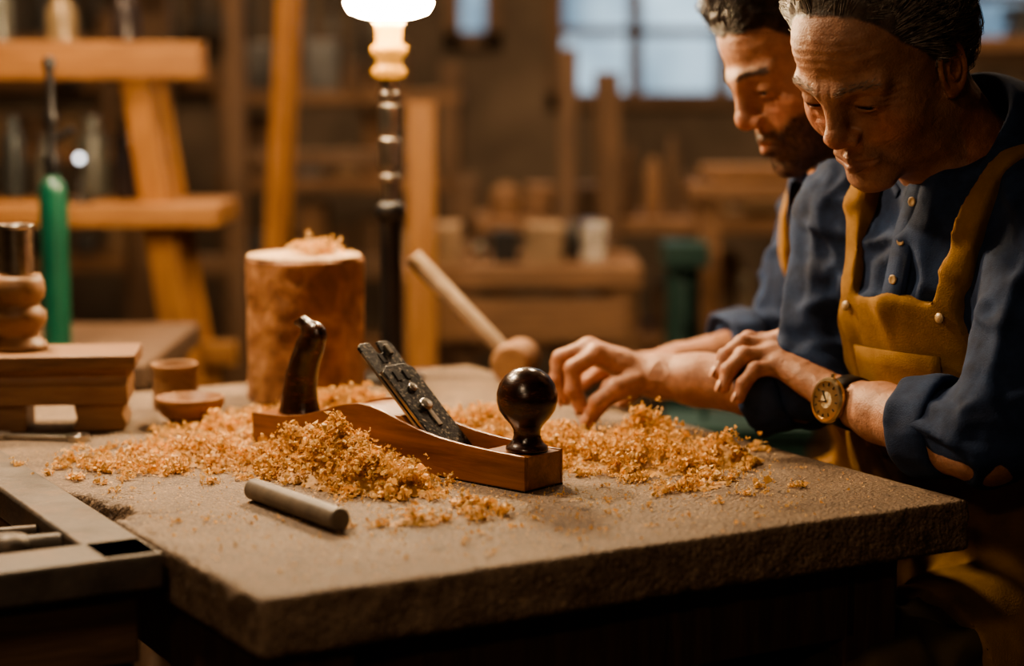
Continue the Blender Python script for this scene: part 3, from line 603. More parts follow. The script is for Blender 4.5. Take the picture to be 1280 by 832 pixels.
def build_body(pr,h=.005):
    E=empty(pr['name'],pr['root']); L=nrm((*pr['L'],0)); F=nrm((*pr['F'],0)); cl=np.array(pr['line'])
    lo=pr['lo'];hi=pr['hi']; v=Vol(lo,hi,h)
    def torso(x,y,z):
        zr=z.ravel(); cx,cy,a,b=[np.interp(zr,cl[:,0],cl[:,i])[None,None,:].astype(np.float32) for i in (1,2,3,4)]
        l=(x-cx)*L[0]+(y-cy)*L[1]; f=(x-cx)*F[0]+(y-cy)*F[1]
        d=(np.sqrt((l/a)**2+(f/b)**2)-1)*np.minimum(a,b)
        return np.maximum(np.maximum(d,z-cl[-1,0]),cl[0,0]-z).astype(np.float32)
    v.fn(lo,hi,torso)
    P1=np.array(pr['P1'])
    for sh,el,cf in pr['sleeves']:
        v.cap(P1-[0,0,.05],sh,.065,.060,.04,m=.08); v.cap(sh,el,.062,.055,.03,m=.08)
        v.cap(el,cf,.055,.050,.015,m=.08)
    D1=v.D.copy()
    def folds(V,N):
        w=fbm(V*6,40,2)[:,None]*2.5
        a=fbm(V*[8,8,19]+w,41,2); b=fbm(V*[15,15,6]+w*1.5,43,2)
        r1=np.exp(-((a-.38)/.055)**2); r2=np.exp(-((b-.38)/.065)**2)
        return -.006+.0095*r1+.007*r2+.0012*(fbm(V*60,45)-.45)
    sdfmesh('shirt',v,m_denim,E,D=D1,disp=folds,rx=2)
    for i_,(sh,el,cf) in enumerate(pr['sleeves']):
        d=nrm(np.array(cf)-np.array(el)); M=Matrix.Translation(Vector(np.array(cf)+d*.018))@Vector(d).to_track_quat('Z','Y').to_matrix().to_4x4()
        n=72; prf=[(.046,.024),(.052,.030),(.0575,.029),(.0595,.022),(.0585,.008),(.0590,-.008),(.0580,-.020),(.054,-.026),(.046,-.022),(.045,0)]
        V=[];Fc=[];m_=len(prf)
        for i in range(n):
            t=2*math.pi*i/n
            for k,(r,z_) in enumerate(prf):
                w_=(fbm(np.array([[3*math.cos(t),3*math.sin(t),z_*40+i_*7]]),61)[0]-.45)*.012; V.append(M@Vector(((r+w_)*math.cos(t),(r+w_)*math.sin(t),z_+.3*w_)))
        for i in range(n):
            for k in range(m_): j=(i+1)%n;l=(k+1)%m_; Fc.append((i*m_+k,j*m_+k,j*m_+l,i*m_+l))
        o=mk('rolled_cuff_%d'%(i_+1),[tuple(q) for q in V],Fc,m_denim,E); o.modifiers.new('s','SUBSURF').levels=1
    v.D[:]=1
    v.fn(lo,hi,lambda x,y,z:(np.sqrt((((x-pr['pel'][0])*L[0]+(y-pr['pel'][1])*L[1])/.180)**2+(((x-pr['pel'][0])*F[0]+(y-pr['pel'][1])*F[1])/.145)**2+((z-pr['pel'][2])/.11)**2)-1)*.12)
    for hp_,kn_,an in pr['legs']:
        v.cap(hp_,kn_,.088,.066,.03,m=.08); v.cap(kn_,np.array(kn_)*.5+np.array(an)*.5,.066,.062,.02); v.cap(np.array(kn_)*.5+np.array(an)*.5,an,.062,.052,.02)
    D2=v.D.copy()
    sdfmesh('trousers',v,m_trous,E,D=D2,disp=folds,rx=1)
    kk=.03
    x,y,z=v.ax[0][:,None,None],v.ax[1][None,:,None],v.ax[2][None,None,:]
    zr=v.ax[2]; cx,cy=[np.interp(zr,cl[:,0],cl[:,i])[None,None,:] for i in (1,2)]
    l=(x-cx)*L[0]+(y-cy)*L[1]; f=(x-cx)*F[0]+(y-cy)*F[1]
    zt=pr['bib']; wdt=np.interp(zr,[.5,.8,zt-.12,zt],[.20,.17,.125,.088])[None,None,:]
    bib=np.maximum(np.maximum(np.abs(l)-wdt,z-zt),np.maximum(.01-f,.52-z)); bib=np.maximum(bib,f-.24)
    lc=np.interp(zr,[zt-.02,zt+.16],[.074,.10])[None,None,:]; stp_=np.maximum(np.abs(np.abs(l)-lc)-.0165,np.maximum(zt-.03-z,-.08-f))
    belt=np.maximum(np.abs(z-.86)-.014,-f-.2)
    reg=np.minimum(np.minimum(bib,stp_),belt)
    vt=Vol(lo,hi,h); vt.fn(lo,hi,torso)
    for sh,el,cf in pr['sleeves']: vt.cap(P1-[0,0,.05],sh,.065,.060,.04,m=.08)
    Bt=np.minimum(vt.D,D2); hh=np.maximum(kk-np.abs(vt.D-D2),0)/kk; Bt=Bt-hh*hh*kk*.25
    D3=np.maximum(Bt-.0155,reg).astype(np.float32)
    def af(V,N):
        w=fbm(V*6,50,2)[:,None]*2; a=fbm(V*[13,13,5]+w,51,2)
        return (np.exp(-((a-.38)/.07)**2)-.3)*.008
    sdfmesh('apron',v,m_apron,E,D=D3,disp=af,rx=6)
    C=P1; nd=nrm(np.array(pr['headc'])-P1); Fl=nrm(F-nd*(F@nd)); Ll=np.cross(nd,Fl); n=48; V=[];Fc=[]
    prof_=[(.068,-.020),(.073,.015),(.077,.040),(.084,.049),(.094,.038),(.104,.018),(.114,-.006)]; rows=len(prof_)
    for i in range(n+1):
        th=math.radians(24+312*i/n); d=Fl*math.cos(th)+Ll*math.sin(th); fr=max(0,math.cos(th))**3
        for j,(r,hz) in enumerate(prof_):
            drop=.020*max(0,math.cos(th)); tip=fr*.036*max(0,(j-3)/3)
            V.append(C+d*(r*(1+.10*fr)+tip*.25)+nd*(hz-drop-tip+.012))
    for i in range(n):
        for j in range(rows-1): a=i*rows+j; Fc.append((a,a+1,a+rows+1,a+rows))
    o=mk('shirt_collar',np.array(V),np.array(Fc),m_denim,E); s=o.modifiers.new('s','SOLIDIFY'); s.thickness=.004; s.offset=0; o.modifiers.new('b','SUBSURF').levels=1
    def surf(l,z,off=.0):
        cx,cy,a,b=[np.interp(z,cl[:,0],cl[:,i]) for i in (1,2,3,4)]; f=b*math.sqrt(max(0,1-(l/a)**2))+off
        return np.array((cx+l*L[0]+f*F[0],cy+l*L[1]+f*F[1],z))
    V=[];Fc=[]; zz=np.linspace(zt-.01,cl[-1,0]-.03,14)
    for z_ in zz:
        for l_ in (-.016,-.014,.014,.016): V.append(surf(l_,z_,.0005 if abs(l_)>.015 else .0065))
    for i in range(13):
        for j in range(3): a=i*4+j; Fc.append((a,a+1,a+5,a+4))
    mk('shirt_placket',np.array(V),np.array(Fc),m_denim,E)
    g=G()
    for z_ in np.arange(zt+.02,cl[-1,0]-.04,.045):
        q=Vector(surf(0,z_,.0065)); M=Matrix.Translation(q)@Vector(F).to_track_quat('Z','Y').to_matrix().to_4x4(); g.lathe([(0,0),(.0055,0),(.0058,.0015),(.0045,.0022),(.003,.0016),(0,.0016)],M,20)
    for s in (-1,1):
        q=Vector(surf(s*.074,zt-.018,.0170)); M=Matrix.Translation(q)@Vector(F).to_track_quat('Z','Y').to_matrix().to_4x4(); g.lathe([(0,0),(.006,0),(.006,.002),(0,.003)],M,20)
    g.done('shirt_buttons',m_button,E,smooth=True)
    V=[];Fc=[];zz=np.linspace(zt-.20,zt-.065,8); ll=np.linspace(-.07,.07,12)
    for z_ in zz:
        for l_ in ll: V.append(surf(l_,z_,.0200))
    for i in range(7):
        for j in range(11): a=i*12+j; Fc.append((a,a+1,a+13,a+12))
    o=mk('apron_pocket',np.array(V),np.array(Fc),m_apron,E); s=o.modifiers.new('s','SOLIDIFY'); s.thickness=.003
    for i,(hp_,kn_,an) in enumerate(pr['legs']):
        vv=Vol(np.array(an)*[1,1,0]-[.32,.32,.01],np.array(an)*[1,1,0]+[.12,.12,.16],.005); a=np.array((an[0],an[1],0))
        vv.cap(a+[0,0,.10],a+[0,0,.05],.042,.044); vv.cap(a-F*.03+[0,0,.042],a+F*.14+[0,0,.032],.042,.034,.02); vv.cap(a-F*.03+[0,0,.014],a+F*.15+[0,0,.014],.036,.034,.004)
        vv.D=np.maximum(vv.D,(.002-vv.ax[2])[None,None,:]); sdfmesh('shoe_%d'%(i+1),vv,m_leather,E)
    return E
def build_arm(name,E,chain,palm,fingers,thumb,skin,h=.0017,fat=1.1):
    fingers=[[(p,r*fat) for p,r in f] for f in fingers]; thumb=[(p,r*fat) for p,r in thumb]
    allp=np.array([p for p,_ in chain]+[p for f in fingers for p,_ in f]+[p for p,_ in thumb]); v=Vol(allp.min(0)-.055,allp.max(0)+.055,h)
    for (a,ra),(b,rb) in zip(chain[:-1],chain[1:]): v.cap(a,b,ra,rb,.012)
    w=np.array(chain[-1][0])
    for c,r0,r1 in palm: v.cap(w,c,r0,r1,.010)
    pts=[c for c,_,_ in palm]
    for a,b in zip(pts[:-1],pts[1:]): v.cap(a,b,.0105,.0105,.006); v.cap((w+np.array(a))/2,(w+np.array(b))/2,.014,.014,.008)
    for f in fingers+[thumb]:
        v.chain([p for p,_ in f],[r for _,r in f],.006)
        for (p,r) in f[1:-1]: v.ell(p,(r*1.07,)*3,.002)
    tips=[(np.array(f[-1][0]),nrm(np.array(f[-1][0])-np.array(f[-2][0]))) for f in fingers+[thumb]]
    kn_=np.array([p for f in fingers+[thumb] for p,_ in f[:-1]])
    def col(V,N):
        c=np.ones((len(V),3))*np.array(skin)*(.74+.54*fbm(V*90,16))[:,None]; n=fbm(V*60,7); m=0
        for k in kn_: m=np.maximum(m,np.exp(-((V-k)**2).sum(1)/.012**2))
        for t,_ in tips: m=np.maximum(m,np.exp(-((V-t)**2).sum(1)/.012**2))
        a=np.clip(m*.55*(.6+.8*n),0,1)[:,None]; return c*(1-a)+np.array((.52,.18,.10))*a
    def disp(V,N):
        r=(fbm(V*70,9)-.45)*.0012; m=0
        for k in kn_: m=np.maximum(m,np.exp(-((V-k)**2).sum(1)/.008**2))
        dw=np.exp(-(((V-w)**2).sum(1)/.09**2))
        return r+m*.0005*np.sin(V[:,0]*2400)+dw*.0008*np.exp(-((fbm(V*[24,24,24],33,2)-.38)/.02)**2)
    sdfmesh(name,v,m_skin,E,disp=disp,col=col)
    g=G()
    for f in fingers+[thumb]:
        p=[np.array(q) for q,_ in f]; r=f[-1][1]; d=nrm(p[-1]-p[-2]); d0=nrm(p[-2]-p[-3]); out=d0-d*(d0@d)
        if np.linalg.norm(out)<.05: out=np.array((0,0,1.))-d*d[2]
        out=nrm(out); sd=np.cross(out,d); c=p[-1]+out*r*.93+d*r*.25
        M=Matrix([[sd[i],d[i],out[i],c[i]] for i in range(3)]+[[0,0,0,1]])@Matrix.Diagonal((r*.72,r*.95,r*.22,1))
        g.lathe([(1,-.3),(1,0),(.8,.6),(.4,.9),(0,1)],M,16)
    g.done(name.split('.')[0].replace('arm_and_hand','fingernails'),m_nail,E,smooth=True)
skinA=(.50,.265,.165); skinB=(.45,.235,.145)
# --- older man
HA=(.4217,2.22,1.276)
A=dict(name='craftsman',root=(.62,2.38,0),L=(.576,-.817),F=(-.817,-.576),
 line=[(.58,.635,2.385,.165,.120),(.72,.605,2.36,.165,.122),(.85,.570,2.325,.165,.122),(1.0,.540,2.293,.172,.116),(1.08,.540,2.285,.155,.098),(1.13,.543,2.285,.115,.080),(1.175,.545,2.285,.066,.062)],
 P1=(.545,2.285,1.155),headc=(.449,2.22,1.259),pel=(.635,2.385,.60),bib=1.0,lo=(.14,1.85,.03),hi=(.86,2.68,1.26),
 sleeves=[((.612,2.145,1.10),(.527,2.068,.872),(.488,2.118,.864)),((.430,2.415,1.09),(.382,2.365,.885),(.345,2.385,.873))],
 legs=[((.68,2.31,.60),(.385,2.085,.575),(.43,2.12,.10)),((.585,2.45,.60),(.29,2.27,.575),(.34,2.31,.10))])
EA=build_body(A)
print('bodyA',time.time()-T0)
build_head(EA,HA,47,34,-3,(.530,2.278,1.15),
  ([-.1,-.04,-.012,.012,.04,.062,.09],[-.078,-.056,-.020,.012,.050,.088,.114]),
  dict(scale=1.09,skin=skinA,hair=(.12,.10,.084),hm=m_hairA,n=12000,flow=lambda q:np.array((np.sign(q[0])*.25,-1.,-.30)),wr=1.4,stub=.7,brow=.45,vol=.004,lift=.0036,nb=180))
print('headA',time.time()-T0)
eL=(.520,2.060,.853); wL=(.393,2.280,.870)
lerp=lambda a,b,t:tuple(np.array(a)*(1-t)+np.array(b)*t)
build_arm('left_arm_and_hand',EA,[(eL,.043),(lerp(eL,wL,.3),.0435),(lerp(eL,wL,.7),.034),(lerp(eL,wL,.95),.027),(wL,.0255)],
 [((.328,2.385,.920),.020,.013),((.320,2.368,.921),.020,.0135),((.320,2.350,.913),.019,.013),((.326,2.334,.902),.018,.012)],
 [[((.328,2.385,.920),.0112),((.297,2.387,.927),.0100),((.277,2.378,.915),.0090),((.267,2.371,.898),.0080)],
  [((.320,2.368,.921),.0112),((.287,2.366,.925),.0100),((.265,2.357,.910),.0091),((.256,2.350,.891),.0081)],
  [((.320,2.350,.913),.0108),((.286,2.345,.913),.0097),((.267,2.336,.896),.0088),((.260,2.330,.877),.0078)],
  [((.326,2.334,.902),.0100),((.298,2.327,.898),.0088),((.283,2.319,.882),.0080),((.277,2.314,.866),.0071)]],
 [((.385,2.315,.888),.014),((.366,2.362,.915),.0125),((.342,2.398,.928),.0108),((.318,2.415,.922),.0088)],skinA)
eR=(.372,2.372,.866); wR=(.182,2.475,.868)
build_arm('right_arm_and_hand',EA,[(eR,.043),(lerp(eR,wR,.3),.041),(lerp(eR,wR,.7),.033),(lerp(eR,wR,.95),.028),(wR,.0265)],
 [((.110,2.470,.897),.019,.013),((.101,2.487,.903),.020,.0135),((.101,2.505,.898),.019,.013),((.107,2.521,.887),.018,.012)],
 [[((.110,2.470,.897),.0112),((.079,2.458,.880),.0102),((.079,2.452,.852),.0092),((.090,2.447,.829),.0082)],
  [((.101,2.487,.903),.0112),((.064,2.482,.890),.0102),((.058,2.478,.861),.0092),((.068,2.473,.838),.0082)],
  [((.101,2.505,.898),.0108),((.062,2.506,.880),.0096),((.062,2.503,.853),.0086),((.076,2.498,.836),.0076)],
  [((.107,2.521,.887),.0100),((.074,2.528,.866),.0085),((.078,2.526,.845),.0076),((.090,2.522,.832),.0068)]],
 [((.160,2.455,.862),.016),((.133,2.436,.856),.0135),((.112,2.430,.840),.0115),((.100,2.434,.818),.0092)],skinA)
G().rod((.098,2.440,.801),(.096,2.440,.822),.004).done('wooden_peg',m_bwood,None,smooth=True)
# watch
a=nrm(np.array(wL)-np.array(eL)); wc=np.array(lerp(eL,wL,.91)); nn=np.array((-.70,-.72,.15)); nn=nrm(nn-a*(nn@a)); bb=np.cross(a,nn)
wt=empty('wrist_watch',tuple(wc))
Mw=Matrix([[bb[i],a[i],nn[i],wc[i]] for i in range(3)]+[[0,0,0,1]])
V=[];Fc=[];n=48
for i in range(n):
    t=2*math.pi*i/n
    for r,y in ((.029,-.0125),(.0325,-.011),(.0325,.011),(.029,.0125)): V.append(Mw@Vector((r*math.sin(t),y,r*math.cos(t))))
for i in range(n):
    j=(i+1)%n
    for k in range(4): l=(k+1)%4; Fc.append((i*4+k,j*4+k,j*4+l,i*4+l))
mk('watch_strap',[tuple(q) for q in V],Fc,m_leather,wt)
Mf=Mw@Matrix.Translation((0,0,.030))@Matrix.Scale(1.28,4)
G().lathe([(0,0),(.0195,0),(.0215,.003),(.0215,.006),(.020,.0080),(.0175,.0083),(.017,.0070)],Mf,40).rod(Mf@Vector((.021,0,.004)),Mf@Vector((.025,0,.004)),.003).done('watch_case',m_gold,wt,smooth=False)
G().lathe([(.0172,.0067),(.001,.0072)],Mf,40).done('watch_dial',m_dial,wt)
g=G(); g.box((.003,.003,.0076),(.011,.0012,.0006),(0,0,40),M=Mf).box((-.002,.004,.0077),(.0012,.011,.0006),(0,0,10),M=Mf)
for k in range(12): t=k*math.pi/6; g.box((.0145*math.cos(t),.0145*math.sin(t),.0074),(.003,.0010,.0006),(0,0,math.degrees(t)),M=Mf)
g.done('watch_hands',m_black,wt)
print('armsA',time.time()-T0)
# --- younger man
HB=(.383,2.52,1.279)
B=dict(name='craftsman.001',root=(.66,2.80,0),L=(.35,-.937),F=(-.937,-.35),
 line=[(.58,.66,2.82,.160,.115),(.72,.625,2.79,.160,.118),(.85,.58,2.74,.160,.118),(1.0,.52,2.67,.165,.110),(1.06,.50,2.64,.15,.095),(1.10,.49,2.625,.11,.078),(1.14,.48,2.615,.064,.060)],
 P1=(.48,2.615,1.12),headc=(.38,2.52,1.271),pel=(.66,2.82,.60),bib=.98,lo=(.18,2.35,.03),hi=(.88,3.05,1.24),
 sleeves=[((.535,2.475,1.05),(.455,2.535,.878),(.415,2.56,.868)),((.455,2.765,1.05),(.40,2.80,.875),(.35,2.78,.866))],
 legs=[((.70,2.72,.60),(.37,2.62,.575),(.42,2.64,.10)),((.64,2.89,.60),(.32,2.79,.575),(.37,2.81,.10))])
EB=build_body(B,.007)
build_head(EB,HB,72,27,0,(.475,2.608,1.12),
  ([-.1,-.04,-.012,.012,.04,.062,.09],[-.075,-.052,-.02,.022,.050,.066,.072]),
  dict(scale=1.09,skin=skinB,hair=(.020,.012,.009),hm=m_hairB,n=10000,flow=lambda q:np.array((np.sign(q[0])*.3,-1.,.15)),wr=.5,beard=1.1,brow=.9,vol=.010,lift=.0040,nb=380))
e=(.455,2.535,.866); w=(.275,2.62,.845)
build_arm('left_arm_and_hand.001',EB,[(e,.041),(lerp(e,w,.3),.040),(lerp(e,w,.95),.0265),(w,.025)],
 [((.20,2.665,.845),.018,.012),((.195,2.648,.846),.019,.012),((.198,2.63,.842),.018,.012),((.205,2.613,.836),.017,.011)],
 [[((.20,2.665,.845),.011),((.165,2.672,.840),.0095),((.145,2.674,.826),.0085),((.135,2.672,.814),.0075)],
  [((.195,2.648,.846),.011),((.156,2.650,.840),.0095),((.135,2.650,.825),.0085),((.125,2.648,.812),.0075)],
  [((.198,2.63,.842),.0105),((.162,2.626,.836),.009),((.142,2.624,.822),.008),((.133,2.622,.811),.0073)],
  [((.205,2.613,.836),.0098),((.176,2.604,.830),.0083),((.160,2.600,.819),.0075),((.152,2.598,.810),.0068)]],
 [((.262,2.64,.842),.014),((.236,2.672,.835),.012),((.212,2.692,.825),.0105),((.195,2.70,.814),.009)],skinB,.0025,1)
e=(.40,2.80,.862); w=(.23,2.74,.845)
build_arm('right_arm_and_hand.001',EB,[(e,.041),(lerp(e,w,.3),.040),(lerp(e,w,.95),.0265),(w,.025)],
 [((.155,2.705,.845),.018,.012),((.152,2.722,.846),.019,.012),((.155,2.74,.842),.018,.012),((.162,2.757,.836),.017,.011)],
 [[((.155,2.705,.845),.011),((.12,2.692,.838),.0095),((.10,2.685,.824),.0085),((.092,2.682,.812),.0075)],
  [((.152,2.722,.846),.011),((.114,2.714,.838),.0095),((.094,2.710,.824),.0085),((.086,2.708,.812),.0075)],
  [((.155,2.74,.842),.0105),((.12,2.738,.836),.009),((.10,2.736,.822),.008),((.092,2.735,.811),.0073)],
  [((.162,2.757,.836),.0098),((.132,2.76,.830),.0083),((.116,2.76,.819),.0075),((.108,2.76,.810),.0068)]],
 [((.22,2.72,.842),.014),((.192,2.692,.833),.012),((.168,2.680,.822),.0105),((.150,2.672,.811),.009)],skinB,.0025,1)
print('B',time.time()-T0)
for nm,c in (('wooden_stool',(.66,2.41)),('wooden_stool.001',(.69,2.84))):
    e_=empty(nm,(*c,0)); g=G(); g.lathe([(0,.46),(.15,.46),(.16,.468),(.16,.487),(.15,.495),(0,.495)],Matrix.Translation((*c,0)),40); g.done(nm.split('.')[0]+'_seat',m_bwood,e_,bevel=.002)
    g=G()
    for k in range(4):
        t=math.pi/4+k*math.pi/2; g.rod((c[0]+.17*math.cos(t),c[1]+.17*math.sin(t),0),(c[0]+.10*math.cos(t),c[1]+.10*math.sin(t),.462),.017,.015,14)
        t2=t+math.pi/2; g.rod((c[0]+.148*math.cos(t),c[1]+.148*math.sin(t),.17),(c[0]+.148*math.cos(t2),c[1]+.148*math.sin(t2),.17),.010,.010,10)
    g.done('stool_legs',m_bwood,e_,smooth=True)
# ------------------------------------------------------------ background workshop
tr=empty('timber_trestle_rack',(-1.1,4.05,0)); g=G()
g.box((-1.12,4.02,1.290),(.96,.10,.075)).box((-1.10,4.06,.975),(1.0,.30,.045)).box((-1.05,4.15,.66),(.9,.05,.05))
g.done('rack_boards',m_wood_o,tr,bevel=.004)
g=G()
def slat(p,q,w,d):
    p=Vector(p);q=Vector(q);M=Matrix.Translation((p+q)/2)@(q-p).to_track_quat('Z','Y').to_matrix().to_4x4(); g.box((0,0,0),(w,d,(q-p).length),M=M)
slat((-.60,3.98,0),(-.775,4.02,1.255),.055,.06); slat((-.60,4.24,0),(-.775,4.12,1.255),.055,.06); slat((-1.6,3.98,0),(-1.45,4.02,1.255),.055,.06); slat((-1.6,4.24,0),(-1.45,4.12,1.255),.055,.06)
g.done('rack_legs',m_wood_z,tr,bevel=.004)
g=G(); slat((-.62,4.6,0),(-.47,4.55,2.2),.065,.04); g.done('leaning_plank',m_wood_z,bevel=.003)
g=G(); g.box((-.20,4.25,.60),(.062,.05,1.2)); g.done('timber_post',m_wood_z,bevel=.003)
g=G(); g.box((-.70,4.9,1.2),(.05,.06,2.4)).box((-.95,5.1,1.2),(.10,.08,2.4)); g.box((-.62,4.9,1.55),(.75,.05,.06)).box((-.55,4.9,.78),(.55,.05,.05)).box((-.50,4.95,1.05),(.45,.05,.04)); g.done('timber_frame',m_dwood_z,bevel=.003)
rr=random.Random(4)
cols=[(.14,.14,.12),(.24,.13,.06),(.07,.08,.08),(.30,.22,.13),(.04,.03,.03)]
jm=[mat('jar_paint_%d'%i,[(.3,tuple(x*.7 for x in c)),(.7,c)],.25,.2,nscale=12,bump=.05) for i,c in enumerate(cols)]
def vessel(nm,x,y,z,r,h,m):
    G().lathe([(0,0),(r,0),(r*1.02,h*.05),(r,h*.7),(r*.6,h*.82),(r*.5,h*.86),(r*.55,h*.9),(r*.55,h),(0,h)],Matrix.Translation((x,y,z)),24).done(nm,m,smooth=True)
k=0
for x in np.arange(-1.5,-.66,.085):
    nm='glass_jar' if k==0 else 'glass_jar.%03d'%k; vessel(nm,x+rr.uniform(-.01,.01),4.08+rr.uniform(-.05,.05),.9985,rr.uniform(.02,.035),rr.uniform(.09,.19),rr.choice(jm+[m_steel,m_steel])); k+=1
for x in np.arange(-1.45,-.74,.13):
    nm='glass_jar.%03d'%k; vessel(nm,x,4.02,1.3285,rr.uniform(.025,.04),rr.uniform(.08,.14),rr.choice(jm)); k+=1
il=empty('added_glint',(-.889,3.96,.9985)); MI=Matrix.Translation((-.889,3.96,.9985))  # no real fixture: glowing bead on a rod, added for a reflected bright spot
G().lathe([(0,0),(.025,0),(.025,.006),(.005,.010),(.005,.075),(.012,.078),(.014,.084),(0,.085)],MI,24).done('glint_foot',m_black,il,smooth=True)
G().lathe([(0,.084),(.005,.086),(.0080,.091),(.005,.098),(0,.100)],MI,20).done('glint_bead',emit('cool_glint',(.85,.92,1),4.5),il,smooth=True)
def shelf(nm,x0,x1,y,zs,dep,items,seed,top=.25):
    e_=empty(nm,((x0+x1)/2,y,0)); g=G()
    for z in zs: g.box(((x0+x1)/2,y,z),(x1-x0,dep,.035))
    g.done('shelf_boards',m_wood_d,e_,bevel=.003); g=G(); n=max(2,int((x1-x0)/.55)+1)
    for i in range(n):
        for yy in (-dep/2+.02,dep/2-.02): g.box((x0+.03+(x1-x0-.06)*i/(n-1),y+yy,(zs[-1]+top)/2),(.05,.04,zs[-1]+top))
    g.done('shelf_posts',m_dwood_z,e_,bevel=.003)
    r=random.Random(seed); g=[G(),G(),G(),G()]
    for z in zs:
        x=x0+.08
        while x<x1-.12:
            w=r.uniform(.03,.13);hh=r.uniform(.04,.22)
            if r.random()<items:
                q=r.randrange(4); b=z+.0175
                if r.random()<.45: g[q].lathe([(0,0),(w*.4,0),(w*.42,hh*.1),(w*.38,hh*.8),(w*.2,hh*.9),(w*.2,hh),(0,hh)],Matrix.Translation((x+w/2,y-r.uniform(0,.08),b)),16)
                elif r.random()<.5: g[q].box((x+w/2,y-r.uniform(0,.06),b+hh/2),(w*.9,.14,hh))
                else:
                    for j in range(4): g[q].box((x+w/2,y-.08,b+.012+j*.022),(w*1.0,.2,.018),(0,0,r.uniform(-8,8)))
            x+=w+r.uniform(.0,.04)
    for i,q in enumerate(g):
        if q.V: q.done('stored_supplies_%d'%i,[m_dwood_x,m_cl1,m_cl2,m_wood_d][i],e_,bevel=.004)
    return e_
s1=shelf('storage_shelf',-.15,1.15,5.2,[.25,.56,.87],.4,.9,3,.12)
shelf('storage_shelf.001',1.2,2.6,5.5,[.3,.65,1.0,1.35],.4,.9,5)
shelf('storage_shelf.002',-2.8,-1.0,5.4,[.4,.75,1.05,1.35,1.65],.4,.9,8)
shelf('storage_shelf.003',-.85,-.15,5.7,[.4,.7,.95,1.2],.35,.95,12,.1)
g=G()
for j in range(5): g.box((.80+.02*(j%2),5.10,.8995+j*.0235),(.46-.03*j,.18,.022),(0,0,(-3,2,-1,4,0)[j]))
g.done('board_stack',m_cl1,s1,bevel=.002)
# saw horse carrying boards and tins
sh_=empty('saw_horse',(.66,4.7,0)); g=G(); g.box((.66,4.7,.985),(.46,.22,.035)).box((.66,4.7,1.03),(.40,.12,.03)).box((.68,4.68,1.0135),(.40,.05,.02),(0,0,5))
for x in (.48,.84): g.box((x,4.7,.485),(.05,.18,.965))
g.box((.66,4.7,.62),(.40,.16,.03)); g.done('saw_horse_frame',m_wood_d,sh_,bevel=.003)
g=G(); r=random.Random(17)
for i in range(6):
    w=r.uniform(.02,.035); hh=r.uniform(.06,.17); g.lathe([(0,0),(w,0),(w,hh*.8),(w*.7,hh*.88),(w*.7,hh),(0,hh)],Matrix.Translation((.52+i*.055,4.70+r.uniform(-.03,.03),.6355)),18)
g.done('paint_tins',m_pale,sh_,bevel=.002)
# assembly bench left of the drill press
fbn=empty('assembly_bench',(.02,4.6,0)); g=G(); g.box((.02,4.60,.80),(.56,.42,.05)).box((.02,4.60,.35),(.50,.38,.03)).box((.02,4.41,.70),(.50,.03,.10))
for x in (-.22,.26):
    for y in (4.44,4.76): g.box((x,y,.39),(.06,.06,.78))
g.done('assembly_bench_frame',m_wood_d,fbn,bevel=.004)
r=random.Random(31); gs=[G() for _ in range(6)]; x=-.24
while x<.22:
    w=r.uniform(.03,.08); hh=r.uniform(.04,.17); q=gs[r.randrange(6)]; y=4.55+r.uniform(-.05,.12); t=r.random()
    if t<.35: q.lathe([(0,0),(w*.42,0),(w*.42,hh*.75),(w*.30,hh*.85),(w*.30,hh),(0,hh)],Matrix.Translation((x+w/2,y,.825)),18)
    elif t<.6: q.box((x+w/2,y,.825+hh/2),(w,.12,hh),(0,0,r.uniform(-20,20)))
    elif t<.8:
        for j in range(5): q.box((x+w/2,y,.834+j*.018),(w*1.2,.18,.017),(0,0,r.uniform(-6,6)))
    else: q.rod((x,y,.84),(x+w*.6,y+.05,.825+hh*1.5),.010,.014,10)
    x+=w+r.uniform(0,.03)
for i,q in enumerate(gs):
    if q.V: q.done('bench_clutter_%d'%i,[m_pale,m_cl1,m_cl2,m_steel,m_wood_z,m_black][i],fbn,bevel=.003)
g=G()
for x,t,z,w,y in ((.135,.01,1.33,.045,4.9),(.27,-.03,1.27,.06,4.85),(1.0,.03,1.4,.07,4.88)):
    slat((x,y,0),(x+t,y+.06,z),w,.03)
g.done('leaning_lumber',m_dwood_z,bevel=.003)
tb=empty('wall_tool_rail',(-.9,6.33,1.5)); g=G(); g.box((-1.3,6.375,1.62),(1.9,.04,.08)).box((-1.3,6.375,1.25),(1.9,.04,.06)); g.done('rail_boards',m_wood_d,tb)
g=G(); r=random.Random(11)
for i in range(22):
    x=-2.2+i*.085; zt_=1.6; L_=r.uniform(.12,.3)
    g.rod((x,6.33,zt_),(x+r.uniform(-.02,.02),6.32,zt_-L_),.008,.012,10); g.box((x,6.32,zt_-L_-.03),(r.uniform(.02,.07),.02,r.uniform(.03,.08)))
g.done('hanging_tools',m_cl2,tb)
dp=empty('drill_press',(.39,4.35,0)); g=G(); g.box((.392,4.36,.03),(.17,.28,.06)).rod((.392,4.38,.05),(.392,4.38,.84),.040).box((.392,4.36,.86),(.10,.16,.05)).box((.392,4.32,.46),(.13,.16,.025)).rod((.392,4.30,.70),(.392,4.30,.80),.016); g.done('drill_press_body',m_teal,dp,bevel=.006)
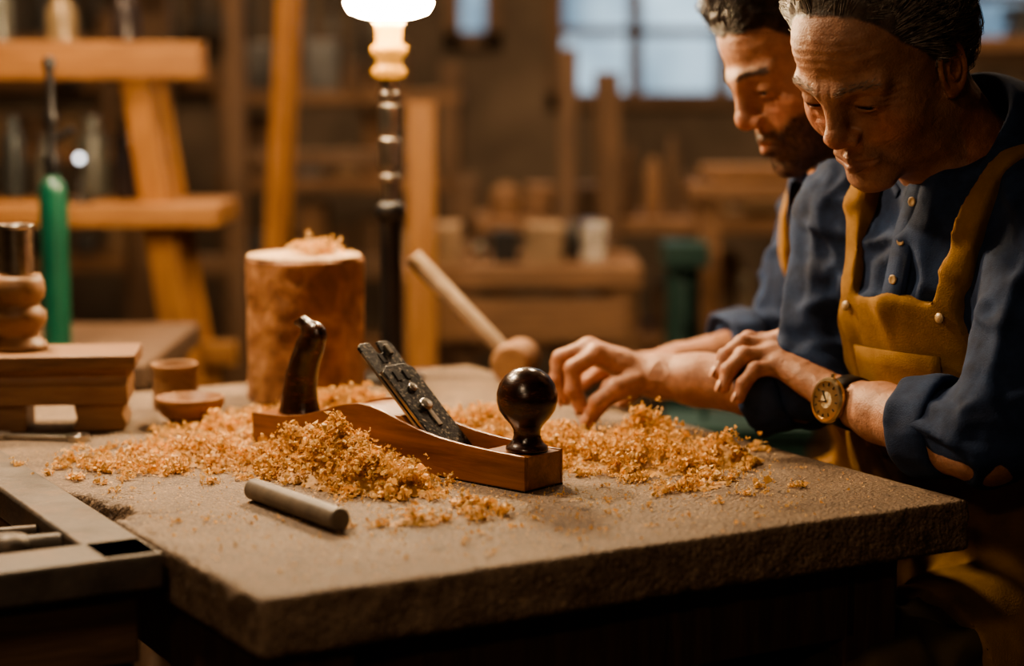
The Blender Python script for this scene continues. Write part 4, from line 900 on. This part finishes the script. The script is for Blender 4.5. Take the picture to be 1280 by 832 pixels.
g=G(); g.box((.42,3.55,.50),(.24,.18,.20)).box((.42,3.55,.61),(.26,.2,.02)).rod((.36,3.55,.65),(.48,3.55,.65),.008).rod((.36,3.55,.615),(.36,3.55,.65),.006).rod((.48,3.55,.615),(.48,3.55,.65),.006).box((.34,3.5,.2),(.03,.03,.4)).box((.50,3.5,.2),(.03,.03,.4)).box((.34,3.6,.2),(.03,.03,.4)).box((.5,3.6,.2),(.03,.03,.4)); g.done('green_tool_chest',m_teal,bevel=.005)
# ------------------------------------------------------------ lights (out-of-view pendants added as key and fill)
def add_pendant(nm,loc,energy,size,col):
    e_=empty(nm,loc); M=Matrix.Translation(loc)
    G().lathe([(.02,.16),(.03,.13),(.08,.10),(.16,.02),(.165,.0),(.158,.0),(.15,.02),(.07,.09),(.0,.10)],M,32).rod(Vector(loc)+Vector((0,0,.15)),(loc[0],loc[1],H),.006).done('added_lampshade',m_black,e_,smooth=True)
    l=bpy.data.lights.new(nm+'_light','AREA'); l.shape='DISK'; l.size=size; l.energy=energy; l.color=col
    o=bpy.data.objects.new('added_light',l); o.location=(loc[0],loc[1],loc[2]-.01); S.collection.objects.link(o); adopt(o,e_)
add_pendant('added_pendant',(-.75,2.55,1.95),30,.14,(1,.77,.52))
add_pendant('added_pendant.001',(-.55,.75,2.1),9,.25,(1,.72,.47))  # front fill, added to lift the near side of the faces
add_pendant('added_pendant.002',(-1.1,3.6,2.2),28,.3,(1,.68,.40))  # this one and the next three are added to brighten the background
add_pendant('added_pendant.003',(.4,4.0,2.5),32,.3,(1,.72,.46))
add_pendant('added_pendant.004',(-.6,5.3,2.5),28,.3,(1,.72,.46))
add_pendant('added_pendant.005',(1.6,4.6,2.5),24,.3,(1,.72,.46))
add_pendant('added_pendant.006',(-.5,-.7,2.0),12,.25,(1,.72,.47))  # added behind the camera to brighten the bench edge and vise front
# ------------------------------------------------------------ camera
cd=bpy.data.cameras.new('camera'); cam=bpy.data.objects.new('camera',cd); S.collection.objects.link(cam)
cam.location=(0,0,1.25); cam.rotation_euler=(math.radians(82.5),0,0); cd.lens=67.5; cd.sensor_width=36
cd.dof.use_dof=True; cd.dof.focus_distance=2.15; cd.dof.aperture_fstop=1.8; cd.clip_start=.05
S.camera=cam
S.view_settings.look='AgX - Medium High Contrast'
print('done',time.time()-T0)
